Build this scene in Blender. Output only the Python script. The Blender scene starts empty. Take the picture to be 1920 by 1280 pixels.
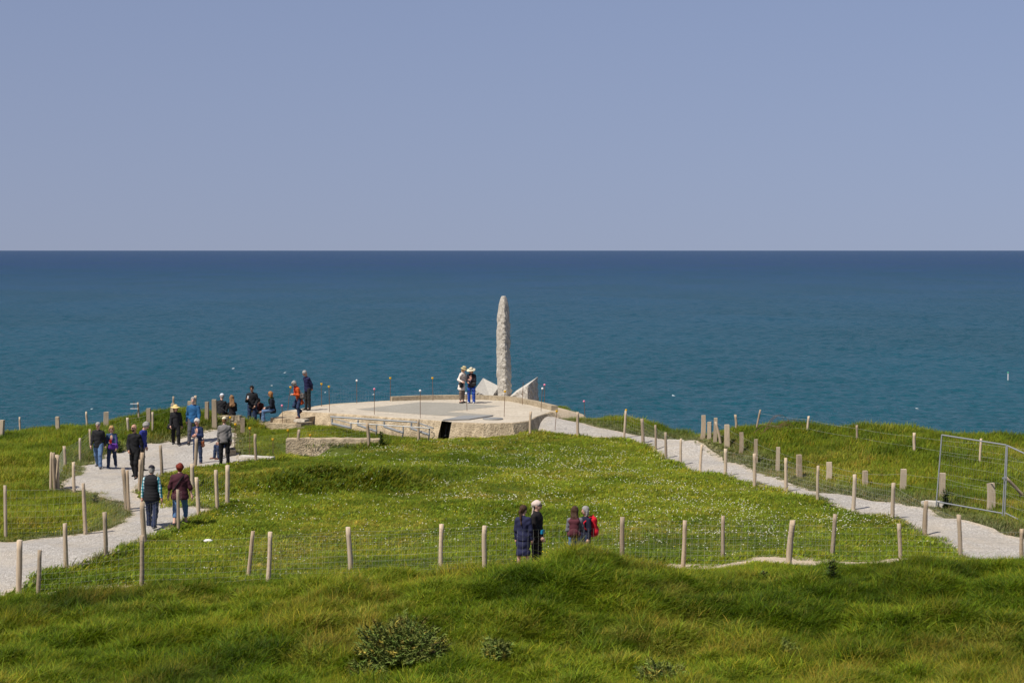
import bpy, bmesh, math, random
import numpy as np
from mathutils import Vector, Matrix
from mathutils.geometry import delaunay_2d_cdt

random.seed(7)
rng = np.random.default_rng(11)
SC = bpy.context.scene
COL = SC.collection

# ------------------------------------------------------------------ camera
FPX = 3500.0                       # focal length in photograph pixels
CAM_Z = 7.7
PITCH = math.atan(171.0 / FPX)
cam_d = bpy.data.cameras.new('camera')
cam_d.sensor_width = 36.0
cam_d.lens = FPX / 1920.0 * 36.0
cam_d.clip_start = 0.5
cam_d.clip_end = 200000.0
cam = bpy.data.objects.new('camera', cam_d)
COL.objects.link(cam)
cam.location = (0, 0, CAM_Z)
cam.rotation_euler = (math.pi / 2 - PITCH, 0, 0)
SC.camera = cam

# ------------------------------------------------------------------ sky, sun, exposure
SUN_EL = math.radians(57)
SUN_DIR = Vector((-0.76 * math.cos(SUN_EL), -0.65 * math.cos(SUN_EL), math.sin(SUN_EL)))
world = bpy.data.worlds.new('World')
SC.world = world
world.use_nodes = True
wn = world.node_tree
bg = wn.nodes['Background']
sky = wn.nodes.new('ShaderNodeTexSky')
sky.sky_type = 'NISHITA'
sky.sun_disc = False
sky.sun_elevation = SUN_EL
sky.sun_rotation = math.atan2(SUN_DIR.x, SUN_DIR.y)
sky.altitude = 0
sky.air_density = 0.3
sky.dust_density = 0.8
sky.ozone_density = 6.0
wb = wn.nodes.new('ShaderNodeMix')          # white balance of the picture, the same over the whole sky
wb.data_type = 'RGBA'; wb.blend_type = 'MULTIPLY'; wb.inputs[0].default_value = 1.0
wb.inputs[7].default_value = (1.46, 1.08, 0.91, 1)
wn.links.new(sky.outputs[0], wb.inputs[6])
tc = wn.nodes.new('ShaderNodeTexCoord'); mpw = wn.nodes.new('ShaderNodeMapping')   # thick sea air: the whole dome pales evenly towards the horizon
mpw.inputs['Scale'].default_value = (1, 1, 0.25); mpw.inputs['Location'].default_value = (0, 0, 0.028)
wn.links.new(tc.outputs['Generated'], mpw.inputs[0]); wn.links.new(mpw.outputs[0], sky.inputs[0])
wn.links.new(wb.outputs[2], bg.inputs['Color'])
bg.inputs['Strength'].default_value = 0.082
sun_d = bpy.data.lights.new('sun', 'SUN')
sun_d.energy = 4.0
sun_d.angle = math.radians(0.5)
sun_d.color = (1.0, 0.94, 0.84)
sun = bpy.data.objects.new('sun', sun_d)
COL.objects.link(sun)
sun.rotation_euler = SUN_DIR.to_track_quat('Z', 'Y').to_euler()
sun.location = (-40, -30, 80)
SC.view_settings.view_transform = 'Standard'
SC.view_settings.look = 'None'
SC.view_settings.exposure = 0.5
SC.view_settings.gamma = 1.0
SC.cycles.max_bounces = 5
SC.cycles.transparent_max_bounces = 6

# ------------------------------------------------------------------ pixel rays
def ray(px, py):
    u = (px - 960) / FPX; v = (640 - py) / FPX
    return np.array([u, math.cos(PITCH) + v * math.sin(PITCH), -math.sin(PITCH) + v * math.cos(PITCH)])
def at(px, py, Y):
    d = ray(px, py); t = Y / d[1]
    return Vector((d[0] * t, Y, CAM_Z + d[2] * t))
def at_z(px, py, z):
    d = ray(px, py); t = (z - CAM_Z) / d[2]
    return Vector((d[0] * t, d[1] * t, z))
def sstep(a, b, x):
    t = np.clip((x - a) / (b - a), 0, 1)
    return t * t * (3 - 2 * t)

# ------------------------------------------------------------------ terrain height (thin-plate spline through measured ground points)
CP = [(-100,1290,29.5),(300,1280,29.5),(640,1280,29.5),(960,1280,29),(1200,1280,29.3),(1440,1280,29.5),(1700,1280,29.5),(2020,1280,29.5),
 (-100,1172,36),(0,1168,36),(200,1158,36),(400,1143,36.5),(500,1121,37),(700,1094,37),(900,1086,37),(960,1076,36.5),(1000,1064,36),(1060,1053,36),(1110,1050,36),(1180,1064,36),
 (1250,1084,36.5),(1310,1108,37),(1400,1109,37),(1480,1103,37),(1600,1079,37),(1750,1076,37),(1920,1078,37),(2020,1078,37),
 (1420,1165,33.6),(1000,1148,33),(1150,1160,33),(1750,1150,33.8),(500,1190,33),(200,1215,33),
 (0,1128,39.5),(265,1106,39.5),(505,1093,39.7),(700,1084,40),(908,1078,40),(1281,1066,40.5),(1483,1064,40.5),(1685,1064,40.5),(1917,1062,41),
 (465,1085,42.5),(655,1076,43),(827,1069,43),(1000,1060,43),(1169,1048,43.5),(1355,1048,43.5),(1563,1044,44),(1798,1047,45.3),(1950,1045,45.3),
 (36,1120,40.5),(122,1068,43.8),(197,1045,45.8),(270,1018,48.5),(333,995,50.8),(370,970,53.2),(406,953,55.2),(426,943,56.3),
 (-100,1010,49),(10,1010,49),(159,1003,49.8),(241,960,54.5),(103,920,60),(140,926,59),(20,940,57.5),(-100,940,57.5),
 (0,860,68.5),(-120,860,68.5),(60,870,67),(120,878,66.5),(184,877,67.3),(253,897,62),(302,891,64),(364,879,66),(421,872,67.2),(332,836,73.3),(364,831,73.5),(435,815,75),
 (480,862,67.5),(545,857,70),(440,830,73),(470,808,77.5),(500,808,77.6),(540,808,77.6),(580,802,77.8),(620,806,75.8),(680,815,75),(545,826,72.6),(620,826,73),(700,827,73.2),(500,830,73),(460,840,71.5),(500,848,70.2),(480,820,75),
 (-100,816,79),(0,813,79),(100,808,79),(200,800,78.5),(260,786,78),(330,773,77),(400,786,77),
 (150,850,71),(230,830,73),(300,812,75),
 (560,854,70.2),(625,846,71),(690,839,71.8),(786,827,74.3),(850,820,75.6),(900,820,75.7),(950,818,76.0),(995,814,76.3),(800,826,75.9),(740,824,76.6),(660,812,77.8),(877,824,74.4),(1083,820,74.8),(1170,822,75.5),(1204,833,73.7),(1250,860,69.5),(1315,886,65.2),
 (1414,911,60.5),(1533,938,56.6),(1674,973,52.2),(1735,1005,48.9),
 (700,900,61.5),(900,900,61.5),(1100,900,61.5),(1200,900,61.5),(800,980,51.5),(1000,980,51.5),(1200,980,51.5),(1450,980,51),(560,980,52),(560,920,59),
 (1310,827,74),(1250,824,75.5),(1100,797,78.2),(1200,815,76.5),(1012,780,79.4),(1050,787,78.8),(1050,813,75.4),(1003,807,75.8),(1150,807,77.2),
 (1330,816,72.5),(1400,808,72),(1550,813,70),(1700,826,67),(1840,845,64),(1920,862,61.8),(2030,880,60),
 (1345,852,70),(1420,886,64),(1480,905,61.2),(1550,922,58.5),(1620,934,57),(1690,945,55.2),(1740,955,54),(1800,975,51.8),(1870,995,49.6),(1960,1015,47.8),
 (1389,843,69.5),(1457,882,65),(1553,900,62),(1693,922,58.2),(1855,955,54.2),
 (600,745,92),(960,735,92),(1150,790,84)]
_c = np.array([[*at(a, b, Y)] for a, b, Y in CP] + [[-9, 22, 2.0], [0, 22, 2.2], [9, 22, 2.0], [-14, 26, 1.4], [14, 26, 1.4], [-5, 81, -.6], [-2, 79.5, -.5], [0, 81, -.3], [-8, 82, -.2], [-4, 86, -.2]])
def _u(r2): return np.where(r2 > 1e-9, r2 * np.log(np.maximum(r2, 1e-9)), 0.0)
_n = len(_c)
_K = _u(((_c[:, None, :2] - _c[None, :, :2]) ** 2).sum(-1)) + np.eye(_n) * .25
_P = np.c_[np.ones(_n), _c[:, :2]]
_A = np.block([[_K, _P], [_P.T, np.zeros((3, 3))]])
_w = np.linalg.solve(_A, np.r_[_c[:, 2], 0, 0, 0])
EDGE_X = np.array([-60,-24,-20,-16,-13,-11.3,-10,-6,0,2.5,4.2,6.2,7.4,7.9,9,12,15,18,21,60])
EDGE_Y = np.array([79.3,79.3,79,78.5,78.3,79.5,82,90,90,88,82.5,78.3,75.6,74.6,73.3,71.0,68.5,65,62,60])
CRATER = at(625, 905, 60.8)
def terrain(x, y):
    x = np.asarray(x, float); y = np.asarray(y, float)
    sh = x.shape; X = x.ravel(); Y = y.ravel()
    out = np.empty(len(X))
    for i in range(0, len(X), 20000):
        a = X[i:i+20000]; b = Y[i:i+20000]
        r2 = (a[:, None] - _c[None, :, 0]) ** 2 + (b[:, None] - _c[None, :, 1]) ** 2
        out[i:i+20000] = _u(r2) @ _w[:_n] + _w[_n] + _w[_n+1] * a + _w[_n+2] * b
    # shell craters in the lawn, rim and hollow
    for cx, cy, r, dep in ((CRATER.x, CRATER.y, 1.35, 1.0), (CRATER.x - 2.6, CRATER.y + .6, 1.7, .35), (CRATER.x + 3.2, CRATER.y + 1.0, 2.0, .3), (1.5, 57, 2.5, .15), (6.5, 49.5, 2.2, .12)):
        q = ((X - cx) ** 2 + ((Y - cy) * 1.0) ** 2) / r ** 2
        out += -dep * np.exp(-q * 1.5) + dep * .35 * np.exp(-(np.sqrt(q) - 1.25) ** 2 * 6)
    out += .05 * np.sin(X * 1.3 + .7 * Y) * np.sin(Y * 1.1 - .3 * X) + .03 * np.sin(X * 2.9 + 1.0) * np.cos(Y * 2.3 + X)
    fg = sstep(40.2, 38.0, Y)          # hummocks of the near bank, softer ones under the lawn
    out += fg * (.085 * np.sin(1.7 * X + .9 * Y + .6) * np.sin(1.9 * Y - 1.2 * X) + .07 * np.sin(3.3 * X - 1.4 * Y) * np.sin(2.9 * Y + .8 * X + 1) + .05 * np.sin(5.7 * X + 2 * Y) * np.cos(5.1 * Y - X))
    out += (1 - fg) * sstep(75, 68, Y) * (.085 * np.sin(.9 * X + .5 * Y) * np.sin(.8 * Y - .6 * X + 2) + .03 * np.sin(2.1 * X - Y))
    # the ground is cut down in front of the retaining wall
    q = 71.85 - Y; out -= .42 * np.where(q > -.12, np.exp(-(np.maximum(q, 0) / 1.3) ** 2), 0) * sstep(-9.3, -8.8, X) * sstep(-4.9, -6.6, X)
    s = Y - np.interp(X, EDGE_X, EDGE_Y)
    s = s + .35 * np.sin(X * 1.7) + .2 * np.sin(X * 4.1)
    out -= np.where(s > 0, np.minimum(s * s * .5, 1.6 * s), 0)
    return np.maximum(out, -31.0).reshape(sh)
def tz(x, y): return float(terrain(np.array([x]), np.array([y]))[0])
def ground(px, py, ymax=96.0):
    d = ray(px, py); Y = np.arange(20.0, ymax, 0.05); t = Y / d[1]
    zr = CAM_Z + d[2] * t; zt = terrain(d[0] * t, Y)
    hit = np.nonzero(zr <= zt)[0]
    if len(hit) == 0:
        i = int(np.argmin(zr - zt + (Y > 80) * .5))
    else: i = hit[0]
    return Vector((d[0] * t[i], Y[i], zt[i]))
def on_z(px, py, z): return at_z(px, py, z)

# ------------------------------------------------------------------ scene-graph helpers
def link(o, parent=None):
    COL.objects.link(o)
    if parent is not None: o.parent = parent
    return o
def tag(o, label, cat, group=None):
    o['label'] = label; o['category'] = cat
    if group: o['group'] = group
    return o
def kind(o, k): o['kind'] = k; return o
def empty(name, loc=(0, 0, 0), rz=0.0):
    o = bpy.data.objects.new(name, None); o.empty_display_size = .2
    o.location = loc; o.rotation_euler = (0, 0, rz)
    return link(o)
def mesh_obj(name, v, f, mat, parent=None, smooth=True):
    me = bpy.data.meshes.new(name)
    me.from_pydata([tuple(p) for p in v], [], [tuple(q) for q in f])
    me.update()
    if smooth: me.polygons.foreach_set('use_smooth', [True] * len(me.polygons))
    if mat: me.materials.append(mat)
    return link(bpy.data.objects.new(name, me), parent)
class MB:
    def __init__(s): s.v = []; s.f = []
    def add(s, v, f):
        n = len(s.v); s.v += [tuple(p) for p in v]; s.f += [tuple(i + n for i in q) for q in f]; return s
    def box(s, c, d, rz=0.0, jit=0.0):
        cx, cy, cz = c; dx, dy, dz = (k / 2 for k in d); ca, sa = math.cos(rz), math.sin(rz); v = []
        for z in (-dz, dz):
            for x, y in ((-dx, -dy), (dx, -dy), (dx, dy), (-dx, dy)):
                x += random.uniform(-jit, jit); y += random.uniform(-jit, jit)
                v.append((cx + x * ca - y * sa, cy + x * sa + y * ca, cz + z + random.uniform(-jit, jit)))
        return s.add(v, [(0,3,2,1),(4,5,6,7),(0,1,5,4),(1,2,6,5),(2,3,7,6),(3,0,4,7)])
    def tube(s, pts, rad, n=8, cap=True):
        pts = [Vector(p) for p in pts]
        if not hasattr(rad, '__len__'): rad = [rad] * len(pts)
        v = []; f = []; prev = None
        for i, p in enumerate(pts):
            d = (pts[min(i + 1, len(pts) - 1)] - pts[max(i - 1, 0)]).normalized()
            if prev is None: prev = d.orthogonal().normalized()
            a = (prev - d * prev.dot(d)).normalized(); b = d.cross(a); prev = a
            for k in range(n):
                t = 2 * math.pi * k / n; v.append(p + (a * math.cos(t) + b * math.sin(t)) * rad[i])
        for i in range(len(pts) - 1):
            for k in range(n):
                f.append((i*n + k, i*n + (k+1) % n, (i+1)*n + (k+1) % n, (i+1)*n + k))
        if cap: f.append(tuple(range(n - 1, -1, -1))); f.append(tuple((len(pts)-1)*n + k for k in range(n)))
        return s.add(v, f)
    def ball(s, c, r, nu=8, nv=6):
        if not hasattr(r, '__len__'): r = (r, r, r)
        v = [(c[0], c[1], c[2] + r[2])]; f = []
        for j in range(1, nv):
            t = math.pi * j / nv
            for k in range(nu):
                a = 2 * math.pi * k / nu; v.append((c[0] + r[0]*math.sin(t)*math.cos(a), c[1] + r[1]*math.sin(t)*math.sin(a), c[2] + r[2]*math.cos(t)))
        v.append((c[0], c[1], c[2] - r[2])); L = len(v) - 1
        for k in range(nu):
            f.append((0, 1 + k, 1 + (k+1) % nu)); f.append((L, L - nu + (k+1) % nu, L - nu + k))
            for j in range(nv - 2): f.append((1+j*nu+k, 1+(j+1)*nu+k, 1+(j+1)*nu+(k+1) % nu, 1+j*nu+(k+1) % nu))
        return s.add(v, f)
    def build(s, name, mat, parent=None, smooth=False): return mesh_obj(name, s.v, s.f, mat, parent, smooth)

# ------------------------------------------------------------------ materials
MATS = {}
def nodes(name):
    m = bpy.data.materials.new(name); m.use_nodes = True
    return m, m.node_tree.nodes, m.node_tree.links, m.node_tree.nodes['Principled BSDF']
def noise(n, l, scale, detail=4, rough=.55, vec=None, dist=0):
    t = n.new('ShaderNodeTexNoise'); t.inputs['Scale'].default_value = scale; t.inputs['Detail'].default_value = detail
    t.inputs['Roughness'].default_value = rough; t.inputs['Distortion'].default_value = dist
    if vec: l.new(vec, t.inputs['Vector'])
    return t
def ramp(n, l, fac, stops):
    r = n.new('ShaderNodeValToRGB'); e = r.color_ramp.elements
    while len(e) > 1: e.remove(e[0])
    e[0].position = stops[0][0]; e[0].color = (*stops[0][1], 1)
    for p, c in stops[1:]:
        k = e.new(p); k.color = (*c, 1)
    l.new(fac, r.inputs[0]); return r
def mixc(n, l, fac, a, b, mode='MIX'):
    m = n.new('ShaderNodeMix'); m.data_type = 'RGBA'; m.blend_type = mode
    for sock, val in ((m.inputs[0], fac), (m.inputs[6], a), (m.inputs[7], b)):
        if hasattr(val, 'is_linked'): l.new(val, sock)
        elif isinstance(val, (int, float)): sock.default_value = val
        else: sock.default_value = (*val, 1)
    return m.outputs[2]
def bump(n, l, h, bs, strength=.3, dist=.02):
    b = n.new('ShaderNodeBump'); b.inputs['Strength'].default_value = strength; b.inputs['Distance'].default_value = dist
    l.new(h, b.inputs['Height']); l.new(b.outputs[0], bs.inputs['Normal']); return b
def coords(n, which='Object'):
    return n.new('ShaderNodeTexCoord').outputs[which]
def worldpos(n): return n.new('ShaderNodeNewGeometry').outputs['Position']
def plain(name, col, rough=.7, metal=0.0, var=.15, scale=20, spec=.3):
    if name in MATS: return MATS[name]
    m, n, l, b = nodes(name)
    t = noise(n, l, scale, 3, vec=coords(n))
    c = mixc(n, l, t.outputs[0], tuple(k * (1 - var) for k in col), tuple(min(1, k * (1 + var)) for k in col))
    l.new(c, b.inputs['Base Color']); b.inputs['Roughness'].default_value = rough; b.inputs['Metallic'].default_value = metal
    b.inputs['Specular IOR Level'].default_value = spec
    MATS[name] = m; return m
def cloth(name, col, rough=.85, var=.18, bumps=.4, scale=9):
    if name in MATS: return MATS[name]
    m, n, l, b = nodes(name); co = coords(n)
    t = noise(n, l, scale, 5, .6, co, .6)
    c = mixc(n, l, t.outputs[0], tuple(k * (1 - var) for k in col), tuple(min(1, k * (1 + var)) for k in col))
    l.new(c, b.inputs['Base Color']); b.inputs['Roughness'].default_value = rough; b.inputs['Specular IOR Level'].default_value = .2
    bump(n, l, t.outputs[0], b, bumps, .03)
    MATS[name] = m; return m
def plaid():
    m, n, l, b = nodes('plaid_shirt_cloth'); co = coords(n)
    mp = n.new('ShaderNodeMapping'); mp.inputs['Scale'].default_value = (1, 1, 1); l.new(co, mp.inputs[0])
    sp = n.new('ShaderNodeSeparateXYZ'); l.new(mp.outputs[0], sp.inputs[0])
    outs = []
    for ax, k in ((0, 1 / .075), (2, 1 / .085)):
        mm = n.new('ShaderNodeMath'); mm.operation = 'MULTIPLY'; mm.inputs[1].default_value = k; l.new(sp.outputs[ax], mm.inputs[0])
        fr = n.new('ShaderNodeMath'); fr.operation = 'FRACT'; l.new(mm.outputs[0], fr.inputs[0])
        gt = n.new('ShaderNodeMath'); gt.operation = 'GREATER_THAN'; gt.inputs[1].default_value = .5; l.new(fr.outputs[0], gt.inputs[0]); outs.append(gt.outputs[0])
    c1 = mixc(n, l, outs[0], (.03, .30, .36), (.62, .68, .70)); c2 = mixc(n, l, outs[1], (1, 1, 1), (.08, .32, .40))
    l.new(mixc(n, l, .85, c1, c2, 'MULTIPLY'), b.inputs['Base Color']); b.inputs['Roughness'].default_value = .85
    return m
def straps_check():
    return None
def wood(name, lo, hi, grey):
    m, n, l, b = nodes(name); co = coords(n)
    oi = n.new('ShaderNodeObjectInfo')
    mp = n.new('ShaderNodeMapping'); mp.inputs['Scale'].default_value = (30, 30, 2.2); l.new(co, mp.inputs[0])
    add = n.new('ShaderNodeVectorMath'); l.new(mp.outputs[0], add.inputs[0])
    cb = n.new('ShaderNodeCombineXYZ'); ml = n.new('ShaderNodeMath'); ml.operation = 'MULTIPLY'; ml.inputs[1].default_value = 50
    l.new(oi.outputs['Random'], ml.inputs[0]); l.new(ml.outputs[0], cb.inputs[2]); l.new(cb.outputs[0], add.inputs[1])
    t = noise(n, l, 1.0, 6, .65, add.outputs[0], .5)
    t2 = noise(n, l, .09, 3, .6, add.outputs[0])
    c = ramp(n, l, t.outputs[0], [(.28, lo), (.52, hi), (.75, tuple(k * 1.15 for k in hi))])
    c2 = mixc(n, l, ramp(n, l, t2.outputs[0], [(.4, (0,0,0)), (.62, (1,1,1))]).outputs[0], c.outputs[0], grey)
    mr = n.new('ShaderNodeMapRange'); mr.inputs[3].default_value = .62; mr.inputs[4].default_value = 1.15; l.new(oi.outputs['Random'], mr.inputs[0])
    vm = n.new('ShaderNodeVectorMath'); vm.operation = 'SCALE'; l.new(c2, vm.inputs[0]); l.new(mr.outputs[0], vm.inputs['Scale'])
    l.new(vm.outputs[0], b.inputs['Base Color']); b.inputs['Roughness'].default_value = .85; b.inputs['Specular IOR Level'].default_value = .2
    bump(n, l, t.outputs[0], b, .6, .01)
    return m
M_POST = wood('weathered_round_post', (.22, .145, .085), (.56, .43, .295), (.44, .365, .275))
M_TIMBER = wood('weathered_square_timber', (.22, .16, .10), (.49, .385, .265), (.40, .335, .245))
def concrete(name, lo, hi, stain, pebble=.0, streak=0.0, bs=.35):
    m, n, l, b = nodes(name); p = worldpos(n)
    t = noise(n, l, 1.1, 8, .65, p); t2 = noise(n, l, 9, 6, .7, p)
    c = ramp(n, l, t.outputs[0], [(.3, lo), (.65, hi)]).outputs[0]
    c = mixc(n, l, ramp(n, l, t2.outputs[0], [(.35, (1,1,1)), (.6, (0,0,0))]).outputs[0], c, stain)
    h = t2.outputs[0]
    if streak:
        mp = n.new('ShaderNodeMapping'); mp.inputs['Scale'].default_value = (2.6, 2.6, .35); l.new(p, mp.inputs[0])
        s = noise(n, l, 1, 4, .6, mp.outputs[0])
        c = mixc(n, l, ramp(n, l, s.outputs[0], [(.45, (0,0,0)), (.6, (streak,)*3)]).outputs[0], c, tuple(k * 1.45 for k in hi))
    if pebble:
        v = n.new('ShaderNodeTexVoronoi'); v.inputs['Scale'].default_value = 16; l.new(p, v.inputs['Vector'])
        c = mixc(n, l, pebble, c, ramp(n, l, v.outputs['Color'], [(0, lo), (1, tuple(min(1, k * 1.3) for k in hi))]).outputs[0])
        h = v.outputs['Distance']
    l.new(c, b.inputs['Base Color']); b.inputs['Roughness'].default_value = .9; b.inputs['Specular IOR Level'].default_value = .009
    bump(n, l, h, b, bs, .03)
    return m
M_ROOF = concrete('pale_concrete_roof', (.42, .37, .295), (.55, .495, .405), (.37, .32, .25))
M_PATCH = concrete('grey_concrete_patch', (.27, .255, .22), (.33, .31, .27), (.25, .235, .20))
M_WALL = concrete('weathered_concrete_wall', (.28, .22, .145), (.43, .35, .24), (.165, .125, .08), pebble=.35, streak=.6, bs=.9)
M_CURB = concrete('concrete_curb', (.34, .28, .19), (.44, .37, .265), (.25, .205, .14), bs=.5)
M_APRON = concrete('exposed_aggregate_apron', (.36, .29, .20), (.46, .385, .285), (.30, .24, .17), pebble=.5, bs=.7)
M_GRANITE = concrete('rough_granite', (.42, .39, .34), (.53, .50, .445), (.31, .285, .24), bs=.6)
M_TABLET = concrete('dressed_granite', (.45, .43, .385), (.53, .505, .455), (.41, .39, .35), bs=.2)
M_KERB = concrete('pale_kerb', (.50, .47, .42), (.60, .56, .50), (.42, .39, .34))
M_STONE = concrete('limestone_rubble', (.30, .24, .16), (.47, .40, .29), (.20, .16, .11), bs=.7)
def gravel():
    m, n, l, b = nodes('grey_gravel'); p = worldpos(n)
    v = n.new('ShaderNodeTexVoronoi'); v.inputs['Scale'].default_value = 28; l.new(p, v.inputs['Vector'])
    t = noise(n, l, .55, 8, .68, p); t2 = noise(n, l, 4, 7, .75, p)
    c = ramp(n, l, v.outputs['Color'], [(0, (.22, .20, .178)), (.5, (.385, .36, .328)), (1, (.56, .53, .49))]).outputs[0]
    c = mixc(n, l, ramp(n, l, t.outputs[0], [(.45, (0,0,0)), (.68, (.7,.7,.7))]).outputs[0], c, (.45, .39, .31))
    c = mixc(n, l, ramp(n, l, t2.outputs[0], [(.3, (.5,.5,.5)), (.55, (0,0,0))]).outputs[0], c, (.27, .24, .20))
    at_ = n.new('ShaderNodeAttribute'); at_.attribute_name = 'edge'
    e = n.new('ShaderNodeMath'); e.operation = 'MULTIPLY'; l.new(at_.outputs['Fac'], e.inputs[0]); l.new(t2.outputs[0], e.inputs[1])
    c = mixc(n, l, ramp(n, l, e.outputs[0], [(.30, (0,0,0)), (.62, (.75,.75,.75))]).outputs[0], c, (.52, .41, .27))
    l.new(c, b.inputs['Base Color']); b.inputs['Roughness'].default_value = .95; b.inputs['Specular IOR Level'].default_value = .1
    bump(n, l, v.outputs['Distance'], b, .7, .03)
    return m
M_GRAVEL = gravel()
def soil():
    m, n, l, b = nodes('turf_soil'); p = worldpos(n)
    t = noise(n, l, 1.4, 7, .65, p); t2 = noise(n, l, 14, 5, .7, p)
    c = ramp(n, l, t.outputs[0], [(.3, (.052, .075, .012)), (.55, (.095, .125, .022)), (.75, (.13, .145, .035))]).outputs[0]
    c = mixc(n, l, ramp(n, l, t2.outputs[0], [(.35, (.6,.6,.6)), (.55, (0,0,0))]).outputs[0], c, (.05, .055, .012))
    a = n.new('ShaderNodeAttribute'); a.attribute_name = 'bare'
    c = mixc(n, l, a.outputs['Fac'], c, ramp(n, l, t2.outputs[0], [(.3, (.30, .24, .15)), (.7, (.44, .36, .25))]).outputs[0])
    l.new(c, b.inputs['Base Color']); b.inputs['Roughness'].default_value = 1; b.inputs['Specular IOR Level'].default_value = .05
    bump(n, l, t2.outputs[0], b, .8, .06)
    return m
M_SOIL = soil()
M_GALV = plain('galvanised_steel', (.31, .325, .335), .5, .4, .12)
M_WIRE = plain('fence_wire', (.50, .49, .46), .5, .4, .1)
M_RUST = plain('rusty_rebar', (.16, .085, .05), .85, .1, .35)
M_DARKSTEEL = plain('dark_steel', (.10, .10, .10), .55, .5, .2)
M_PLATE = plain('dull_steel_plate', (.30, .30, .285), .6, .3, .15)
M_YELLOW = plain('yellow_cap', (.75, .42, .01), .4, 0, .05)
M_PINK = plain('pink_cap', (.72, .22, .32), .5, 0, .05)
M_WHITE = plain('white_plastic', (.75, .73, .72), .5, 0, .05)
M_FOAM = plain('sea_foam', (.5, .54, .56), .9, 0, .1)
def water():
    m, n, l, b = nodes('sea_water'); p = worldpos(n)
    mp = n.new('ShaderNodeMapping'); mp.inputs['Scale'].default_value = (.55, .22, 1); mp.inputs['Rotation'].default_value = (0, 0, .12); l.new(p, mp.inputs[0])
    w1 = noise(n, l, 1.0, 6, .65, mp.outputs[0], .4)
    mp2 = n.new('ShaderNodeMapping'); mp2.inputs['Scale'].default_value = (.010, .004, 1); mp2.inputs['Rotation'].default_value = (0, 0, .2); l.new(p, mp2.inputs[0])
    w2 = noise(n, l, 1.0, 4, .55, mp2.outputs[0], .3)
    # shoaling water close to the shore is greener, deep water bluer (seabed colour)
    sp = n.new('ShaderNodeSeparateXYZ'); l.new(p, sp.inputs[0])
    mr = n.new('ShaderNodeMapRange'); mr.inputs[1].default_value = 300; mr.inputs[2].default_value = 5000; l.new(sp.outputs[1], mr.inputs[0])
    pw = n.new('ShaderNodeMath'); pw.operation = 'POWER'; pw.inputs[1].default_value = .5; l.new(mr.outputs[0], pw.inputs[0])
    c = ramp(n, l, pw.outputs[0], [(0, (.003, .076, .089)), (.3, (.004, .066, .096)), (.6, (.006, .050, .102)), (1, (.005, .033, .100))]).outputs[0]
    c = mixc(n, l, ramp(n, l, w2.outputs[0], [(.40, (.35,.35,.35)), (.60, (0,0,0))]).outputs[0], c, (.001, .042, .050))
    n.remove(b); d = n.new('ShaderNodeBsdfDiffuse'); g = n.new('ShaderNodeBsdfGlossy'); g.inputs['Roughness'].default_value = .16
    l.new(c, d.inputs['Color']); bp = n.new('ShaderNodeBump'); bp.inputs['Strength'].default_value = 1.0; bp.inputs['Distance'].default_value = 1.1
    l.new(w1.outputs[0], bp.inputs['Height'])
    fr = n.new('ShaderNodeFresnel'); fr.inputs['IOR'].default_value = 1.33
    for q in (d, g, fr): l.new(bp.outputs[0], q.inputs['Normal'])
    k = n.new('ShaderNodeMath'); k.operation = 'MULTIPLY'; l.new(fr.outputs[0], k.inputs[0])
    ch = n.new('ShaderNodeMapRange'); ch.inputs[1].default_value = .0; ch.inputs[2].default_value = .75; ch.inputs[3].default_value = .85; ch.inputs[4].default_value = .36; l.new(pw.outputs[0], ch.inputs[0]); l.new(ch.outputs[0], k.inputs[1])   # rougher water offshore; choppy water hides most of its mirror at grazing angles
    mx = n.new('ShaderNodeMixShader'); l.new(k.outputs[0], mx.inputs[0]); l.new(d.outputs[0], mx.inputs[1]); l.new(g.outputs[0], mx.inputs[2]); l.new(mx.outputs[0], n['Material Output'].inputs[0])
    return m
M_WATER = water()
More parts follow.
